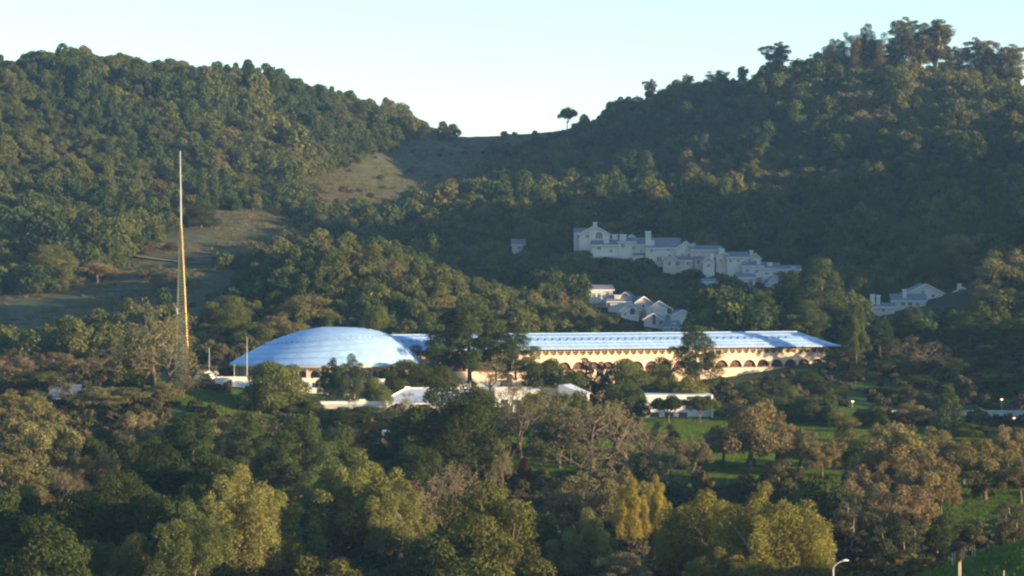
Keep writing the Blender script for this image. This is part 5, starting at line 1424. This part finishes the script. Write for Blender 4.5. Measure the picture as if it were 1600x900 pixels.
# the wood on the knoll does not come right up to the building
keep &= ~((Y < 800) & (X > -60) & (X < 130) & (rw.random(len(X)) < .35))
X, Y, Z, PX, PY, sparse, open_ = [a[keep] for a in (X, Y, Z, PX, PY, sparse, open_)]
n = len(X)
tone = np.sin(X * .031 + 1.7) * np.sin(Y * .024 + X * .012) + .6 * np.sin(X * .083 + Y * .05) + rw.normal(size=n) * .55
tone -= .35 * (X > 40) * (PX < 1330) 
pick = rw.random(n)
idx = np.where(tone > .85, np.where(pick < .5, 2, 5), np.where(tone < -.25, np.where(pick < .5, 1, 4), np.where(pick < .5, 0, 3)))
wide = (rw.random(n) < .38)
idx[wide] = np.where(tone[wide] > .85, 8, np.where(tone[wide] < -.25, 7, 6)) + 100
idx[sparse & (rw.random(n) < .7)] = 200
# order of the kinds as they lie in the collection: six trees, two shrubs, then three broad ones
idx = np.where(idx == 200, 6, np.where(idx >= 100, idx - 100 + 2, idx))
s = (0.62 + 0.95 * rw.random(n) ** 1.6) * (1 + .25 * np.sin(X * .02 + Y * .017))
knoll = (Y < 930) & (PX > 280) & (PX < 1110) & (X < 45)
s[knoll] *= 0.54
s[idx >= 8] *= .8
right = (X > 55) & ~knoll
scl = np.stack([s * rw.uniform(.9, 1.15, n), s * rw.uniform(.9, 1.15, n), s * rw.uniform(.8, 1.25, n)], 1)
# trees in front of the houses are kept low enough for their view
# crowns on the crest stay below the skyline the hills have
SKY = np.array([(-400, 90), (0, 84), (60, 80), (110, 72), (150, 82), (180, 80), (240, 96), (330, 98), (390, 97), (430, 108), (480, 114), (560, 133), (600, 148), (640, 166), (680, 190), (702, 214), (830, 210), (880, 202), (930, 187), (960, 152), (1000, 150), (1050, 137), (1100, 124), (1180, 120), (1240, 98), (1300, 90), (1400, 92), (1480, 98), (1560, 110), (1600, 126), (2000, 160)], float)
lim = np.interp(PX, SKY[:, 0], SKY[:, 1]) + rw.uniform(-5, 9, n) + 5 * np.sin(PX * .088) + 4 * np.sin(PX * .039 + 1)
KN = np.array([(280, 520), (310, 492), (340, 468), (380, 424), (420, 396), (480, 370), (540, 362), (580, 365), (640, 386), (690, 408), (740, 432), (800, 444), (850, 460), (900, 482), (950, 500), (1040, 516), (1100, 522)], float)
kq = (PX > 290) & (PX < 1095) & (Y < np.where(PX < 830, 1015, 890)) & (X < 60)
lim = np.where(kq, np.interp(PX, KN[:, 0], KN[:, 1]) + rw.uniform(-3, 8, n), lim)
room = np.clip((ZC + (450 - lim) / F * Y - Z) / 10.0, 0, 3)
low = scl[:, 2] > room
scl[low] *= np.maximum(.12, (room[low] / scl[low, 2]))[:, None] ** np.array([.6, .6, 1.0])
tiny = low & (room < np.where(kq, .10, .22))
top_py = 450 - F * (Z + 9.5 * scl[:, 2] - ZC) / Y
hide = tiny.copy()
for hx, hy, hw in HOUSES:
    hp = 800 + F * hx / hy; hwp = hw * F / hy / 2 + 8
    zb_h = HB[(hx, hy)]
    q = (np.abs(PX - hp) < hwp) & (Y < hy) & (top_py < zb_h)
    can = np.clip((ZC + (450 - zb_h) / F * Y - Z) / 9.5, 0, 2)
    scl[q] *= np.minimum(1, can[q] / scl[q, 2])[:, None] * np.array([1.3, 1.3, 1.0])
    hide |= q & (can < .12)
rot = rw.uniform(0, 6.28, n)
X, Y, Z, PX, PY, sparse, open_, idx, scl, rot, knoll, right = [a[~hide] for a in (X, Y, Z, PX, PY, sparse, open_, idx, scl, rot, knoll, right)]
n = len(X)
pts = np.stack([X, Y, Z - .3], 1)
# trees that can be told apart one by one: those that show largest become things of their own
inframe = (PX > -20) & (PX < 1620) & (PY > 60) & (PY < 560)
front = inframe & knoll & (Y < 905) & ((idx < 6) | (idx > 7))
score = np.where(front, scl[:, 0] * 1000 / Y, 0)
leftlit = inframe & (X < -60) & (Y > 1080) & (Y < 1300) & ((idx < 6) | (idx > 7)) & (PY < 330)
rightlit = inframe & (PX > 1350) & (Y > 880) & (Y < 1200) & ((idx < 6) | (idx > 7))
chosen = np.zeros(n, bool)
for mask, cnt in ((front, 110), (leftlit, 60), (rightlit, 50)):
    sc_ = np.where(mask, scl[:, 0] * scl[:, 2] / Y, 0); ks = np.argsort(-sc_)[:cnt]; chosen[ks[sc_[ks] > 0]] = True
cut = {}
def split_proto(me):
    """crown and trunk of a woodland tree as two meshes"""
    out = []
    mi = np.zeros(len(me.polygons), np.int32); me.polygons.foreach_get('material_index', mi)
    co = np.zeros(len(me.vertices) * 3, np.float32); me.vertices.foreach_get('co', co); co = co.reshape(-1, 3)
    lv = np.zeros(len(me.loops), np.int32); me.loops.foreach_get('vertex_index', lv); lv = lv.reshape(-1, 4)
    tn = np.zeros(len(me.polygons), np.float32); me.attributes['tint'].data.foreach_get('value', tn)
    for k_, nm, mt in ((0, 'crown', None), (1, 'trunk', None)):
        f = lv[mi == k_]; u, inv = np.unique(f, return_inverse=True)
        m_ = np_mesh('wood_' + nm, co[u], inv.reshape(-1, 4)); m_.materials.append(me.materials[k_])
        a = m_.attributes.new('tint', 'FLOAT', 'FACE'); a.data.foreach_set('value', tn[mi == k_])
        out.append((nm, m_))
    return out
for i in np.nonzero(chosen)[0]:
    k = int(idx[i])
    if k not in cut: cut[k] = split_proto(FARP[k if k < 6 else k - 2])
    o = bpy.data.objects.new('hillside_oak_tree', None); o.location = tuple(pts[i]); o.rotation_euler = (0, 0, rot[i]); o.scale = tuple(scl[i]); link(o)
    if front[i]: tag(o, 'round bushy oak on the wooded knoll behind the long blue-roofed building', 'tree', 'oaks on the knoll')
    elif X[i] < 0: tag(o, 'bushy oak among the packed trees of the left hillside', 'tree', 'oaks on the left hillside')
    else: tag(o, 'bushy oak among the packed trees of the right hillside', 'tree', 'oaks on the right hillside')
    for nm, m_ in cut[k]: link(bpy.data.objects.new(nm, m_), o)
rest = ~chosen
leftm = rest & (X < -20) & ~knoll & ~sparse
for nm, mask, lb in (('woodland', rest & knoll & ~sparse, 'dense wood covering the knoll behind the building'), ('woodland', leftm, 'dense wood covering the left hill up to the skyline'),
                     ('woodland', rest & ~knoll & ~leftm & ~sparse, 'dense wood covering the right hill and the valley head'), ('hill_scrub', rest & sparse, 'scattered scrub on the open grass of the saddle')):
    scatter(nm, pts[mask], idx[mask], rot[mask], scl[mask], lb, 'woodland' if nm == 'woodland' else 'scrub')
print('WOOD', n, chosen.sum())

# undergrowth between the trees of the valley floor
sx_, sy_ = np.meshgrid(np.arange(-220, 220, 3.2), np.arange(340, 790, 3.2))
X = (sx_ + rw.uniform(-1.5, 1.5, sx_.shape)).ravel(); Y = (sy_ + rw.uniform(-1.5, 1.5, sy_.shape)).ravel()
Z = ground(X, Y); PX, PY = proj(X, Y, Z)
LAWN = [(790, 665), (960, 672), (1060, 655), (1130, 655), (1330, 655), (1650, 690), (1650, 830), (1500, 830), (1330, 760), (1200, 770), (1060, 765), (880, 750), (800, 745)]
BANK = [(240, 575), (330, 600), (430, 640), (430, 665), (330, 650), (250, 625)]
SLOPE = [(1120, 600), (1300, 565), (1400, 600), (1480, 640), (1330, 650), (1130, 650)]
NEARB = (X > 40) & (Y < 350)
keep = (np.abs(PX - 800) < 1050) & ~NEARB & ~inpoly(PX, PY, BANK)
keep &= ~(inpoly(PX, PY, LAWN) & (rw.random(len(X)) < .975))
keep &= ~(inpoly(PX, PY, SLOPE) & (rw.random(len(X)) < .45))
# keep off the buildings
bx0, by0 = A.x, A.y; ca, sa = math.cos(RZB), math.sin(RZB)
u = (X - bx0) * ca + (Y - by0) * sa; v = -(X - bx0) * sa + (Y - by0) * ca
keep &= ~((u > -3) & (u < LB) & (v > -16) & (v < DEP + 2))
keep &= (X - DC.x) ** 2 + (Y - DC.y) ** 2 > 28 ** 2
for x0, x1, y0, y1 in ((xat(330, 650), xat(604, 650), 622, 672), (xat(590, 646), xat(775, 646), 630, 682), (xat(770, 650), xat(915, 650), 630, 668), (xat(1000, 648), xat(1118, 648), 600, 664), (xat(1325, 668), 140, 655, 675)):
    keep &= ~((X > x0) & (X < x1) & (Y > y0) & (Y < y1))
keep &= rw.random(len(X)) < .62
X, Y, Z = X[keep], Y[keep], Z[keep]; n = len(X)
s = .4 + 1.1 * rw.random(n) ** 1.8
scatter('undergrowth', np.stack([X, Y, Z - .1], 1), rw.integers(6, 8, n), rw.uniform(0, 6.28, n), np.stack([s, s, s * rw.uniform(.7, 1.2, n)], 1), 'brushy undergrowth between the trees of the valley floor', 'undergrowth')

# unseen wood beyond the right edge, added to shade the lawn
n = 420
X = rw.uniform(150, 330, n); Y = rw.uniform(520, 775, n); keep = X > Y * .2095
X, Y = X[keep], Y[keep]; Z = ground(X, Y); n = len(X)
s = rw.uniform(1.0, 1.7, n)
scatter('woodland', np.stack([X, Y, Z - .3], 1), rw.integers(0, 6, n), rw.uniform(0, 6.28, n), np.stack([s, s, s * rw.uniform(.9, 1.3, n)], 1), 'unseen tall wood past the right edge, put in for its shade', 'woodland')
# grass of the lawn and the banks
tg = MB(); rg = random.Random(3)
for i in range(34):
    x, y = rg.gauss(0, .42), rg.gauss(0, .42); a = rg.uniform(0, 6.28); h = rg.uniform(.14, .34); w = .05
    dx, dy = math.cos(a) * w, math.sin(a) * w; lx, ly = rg.uniform(-.1, .1), rg.uniform(-.1, .1)
    tg.v += [(x - dx, y - dy, -.03), (x + dx, y + dy, -.03), (x + lx + dx * .3, y + ly + dy * .3, h), (x + lx - dx * .3, y + ly - dy * .3, h)]
    k = len(tg.v); tg.f.append((k - 4, k - 3, k - 2, k - 1))
M['grass'] = leafmat('grass', [(0.075, 0.145, 0.020), (0.110, 0.180, 0.026), (0.145, 0.185, 0.038)], .45)
gm = tg.mesh('grass_tuft', M['grass'])
o = bpy.data.objects.new('wood_tree_20', gm); protos.objects.link(o)
a_ = gm.attributes.new('tint', 'FLOAT', 'FACE'); a_.data.foreach_set('value', np.random.default_rng(1).random(len(gm.polygons)).astype(np.float32))
sx_, sy_ = np.meshgrid(np.arange(-90, 125, .82), np.arange(300, 660, .82))
X = (sx_ + rw.uniform(-.4, .4, sx_.shape)).ravel(); Y = (sy_ + rw.uniform(-.4, .4, sy_.shape)).ravel()
pre = ((X > -12) & (Y > 440)) | ((X > 40) & (Y < 350)) | ((X < -50) & (Y > 590))
pre &= X < Y * .2 + 4
X, Y = X[pre], Y[pre]; Z = ground(X, Y); PX, PY = proj(X, Y, Z)
kp = inpoly(PX, PY, LAWN) | inpoly(PX, PY, SLOPE) | inpoly(PX, PY, BANK) | ((X > 40) & (Y < 350))
kp &= rw.random(len(X)) < .85
X, Y, Z = X[kp], Y[kp], Z[kp]; n = len(X); s = rw.uniform(.7, 1.4, n)
scatter('grass', np.stack([X, Y, Z], 1), np.full(n, 11), rw.uniform(0, 6.28, n), np.stack([s, s, s * rw.uniform(.7, 1.3, n)], 1), 'green grass of the lawn and banks', 'grass')
# dry tussocks on the open hill grass
tg = MB()
for i in range(40):
    x, y = rg.gauss(0, .9), rg.gauss(0, .9); a = rg.uniform(0, 6.28); h = rg.uniform(.25, .6); w = .10
    dx, dy = math.cos(a) * w, math.sin(a) * w; lx, ly = rg.uniform(-.2, .2), rg.uniform(-.2, .2)
    tg.v += [(x - dx, y - dy, -.1), (x + dx, y + dy, -.1), (x + lx + dx * .3, y + ly + dy * .3, h), (x + lx - dx * .3, y + ly - dy * .3, h)]
    k = len(tg.v); tg.f.append((k - 4, k - 3, k - 2, k - 1))
M['dry_grass'] = leafmat('dry_grass', [(0.085, 0.085, 0.036), (0.125, 0.112, 0.052), (0.17, 0.145, 0.075)], .3)
gm2 = tg.mesh('tussock', M['dry_grass']); a_ = gm2.attributes.new('tint', 'FLOAT', 'FACE'); a_.data.foreach_set('value', np.random.default_rng(1).random(len(gm2.polygons)).astype(np.float32))
protos.objects.link(bpy.data.objects.new('wood_tree_21', gm2))
sx_, sy_ = np.meshgrid(np.arange(-260, 60, 2.1), np.arange(860, 1640, 2.1))
X = (sx_ + rw.uniform(-1, 1, sx_.shape)).ravel(); Y = (sy_ + rw.uniform(-1, 1, sy_.shape)).ravel()
Z = ground(X, Y); PX, PY = proj(X, Y, Z)
kp = inpoly(PX, PY, G_SADDLE) | inpoly(PX, PY, G_SHOULDER) | inpoly(PX, PY, G_SLOPE) | ((X > -40) & (X < 47) & (Y > 1470) & (Y < 1620))
kp &= rw.random(len(X)) < .45 + .45 * np.sin(X * .09 + 2 * np.sin(Y * .05)) * np.sin(Y * .07)
X, Y, Z, PX, PY = X[kp], Y[kp], Z[kp], PX[kp], PY[kp]; n = len(X); s = rw.uniform(.6, 1.5, n)
scatter('dry_grass', np.stack([X, Y, Z], 1), np.full(n, 12), rw.uniform(0, 6.28, n), np.stack([s, s, s], 1), 'dry tussock grass on the open hillsides', 'grass')
# low scrub dotted over it
q = rw.random(n) < np.where(inpoly(PX, PY, G_SHOULDER), .006, .02)
scatter('hill_scrub', np.stack([X, Y, Z], 1)[q], rw.integers(6, 8, q.sum()), rw.uniform(0, 6.28, q.sum()), np.stack([s, s, s * .8], 1)[q] * rw.uniform(.4, 1.3, q.sum())[:, None], 'low scrub dotted over the open hill grass', 'scrub')
print('GRASS', n)
# ------------------------------------------------------------------ small things near the viewer
Yl = 310; xl = xat(1302, Yl); zg = gz(xl, Yl); zl = zat(876, Yl) - zg
t = thing('street_lamp', (xl, Yl, zg), 0, 'white curved-arm street lamp at the bottom edge', 'street lamp')
MB().tube((0, 0, -.5), (0, 0, zl - .9), .11, .075, 8).build('pole', M['metal'], t)
am = MB(); pr = None
for a in np.linspace(0, 1, 7):
    q = Vector((1.3 * a ** 1.3, 0, zl - .9 + .85 * math.sin(a * math.pi / 2)))
    if pr is not None: am.tube(pr, q, .06, .055, 6)
    pr = q
am.build('arm', M['metal'], t)
hd = MB(); hd.prism([(1.15, zl - .02), (1.75, zl - .05), (1.8, zl + .06), (1.5, zl + .17), (1.15, zl + .1)], 'y', -.16, .16); hd.build('lamp_head', M['trim'], t)
# old wooden posts on the bank
for px, top, Y, w, lb in ((1488, 864, 338, .10, 'leftmost pale wooden post on the dark bank'), (1492, 863, 339, .09, 'second pale wooden post from the left on the bank'), (1503, 858, 340, .10, 'pale wooden post right of the leafy pole top'),
                          (1506, 861, 341, .09, 'thin wooden post next to the leafy pole'), (1519, 857, 342, .10, 'left post of the separate pair on the bank'), (1523, 857, 342, .10, 'right post of the separate pair on the bank'), (1568, 892, 318, .09, 'short pale stake low on the grassy bank')):
    x = xat(px, Y); z = gz(x, Y); h = max(1.2, zat(top, Y) - z)
    t = thing('wooden_post', (x, Y, z), R(10 * (px % 7)), lb, 'post', 'wooden posts on the bank')
    MB().tube((0, 0, -.4), (.03, 0, h), w, w * .85, 7).build('shaft', M['post_wood'], t)
    MB().tube((.03, 0, h + .003), (.03, 0, h + .07), w * 1.1, w * .5, 7).build('cap', M['post_wood'], t)
x = xat(1499, 322); z = gz(x, 322); h = zat(876, 322) - z
t = thing('leafy_pole', (x, 322, z), 0, 'thick pale pole with a leafy top at lower right', 'pole')
for u in (-.1, .13): MB().tube((u, 0, -.4), (u * .7, 0, max(1.5, h)), .13, .10, 7).build('shaft', M['post_wood'], t)
rng = np.random.default_rng(5)
p, nn, tint = clump_leaves([((0, 0, max(1.5, h) + .5), (.42, .42, .75))], 260, rng)
V, Fq = leaves(p, nn, .16, .5, rng); cm = np_mesh('leafy_top', V, Fq); a_ = cm.attributes.new('tint', 'FLOAT', 'FACE'); a_.data.foreach_set('value', tint.astype(np.float32)); cm.materials.append(M['scrub_leaf'])
link(bpy.data.objects.new('leafy_top', cm), t)

# ------------------------------------------------------------------ evening air
hz = MB().box(-900, 900, -300, 2100, -40, 215)
m, nt, out = mat_new('haze')
pv = nt.nodes.new('ShaderNodeVolumePrincipled')
pv.inputs['Color'].default_value = (0.34, 0.62, 1.0, 1)
pv.inputs['Density'].default_value = 0.000075
pv.inputs['Anisotropy'].default_value = 0.2
nt.links.new(pv.outputs[0], out.inputs['Volume'])
tag(hz.build('haze', m), 'thin bluish evening haze filling the valley', 'haze', kind='stuff')
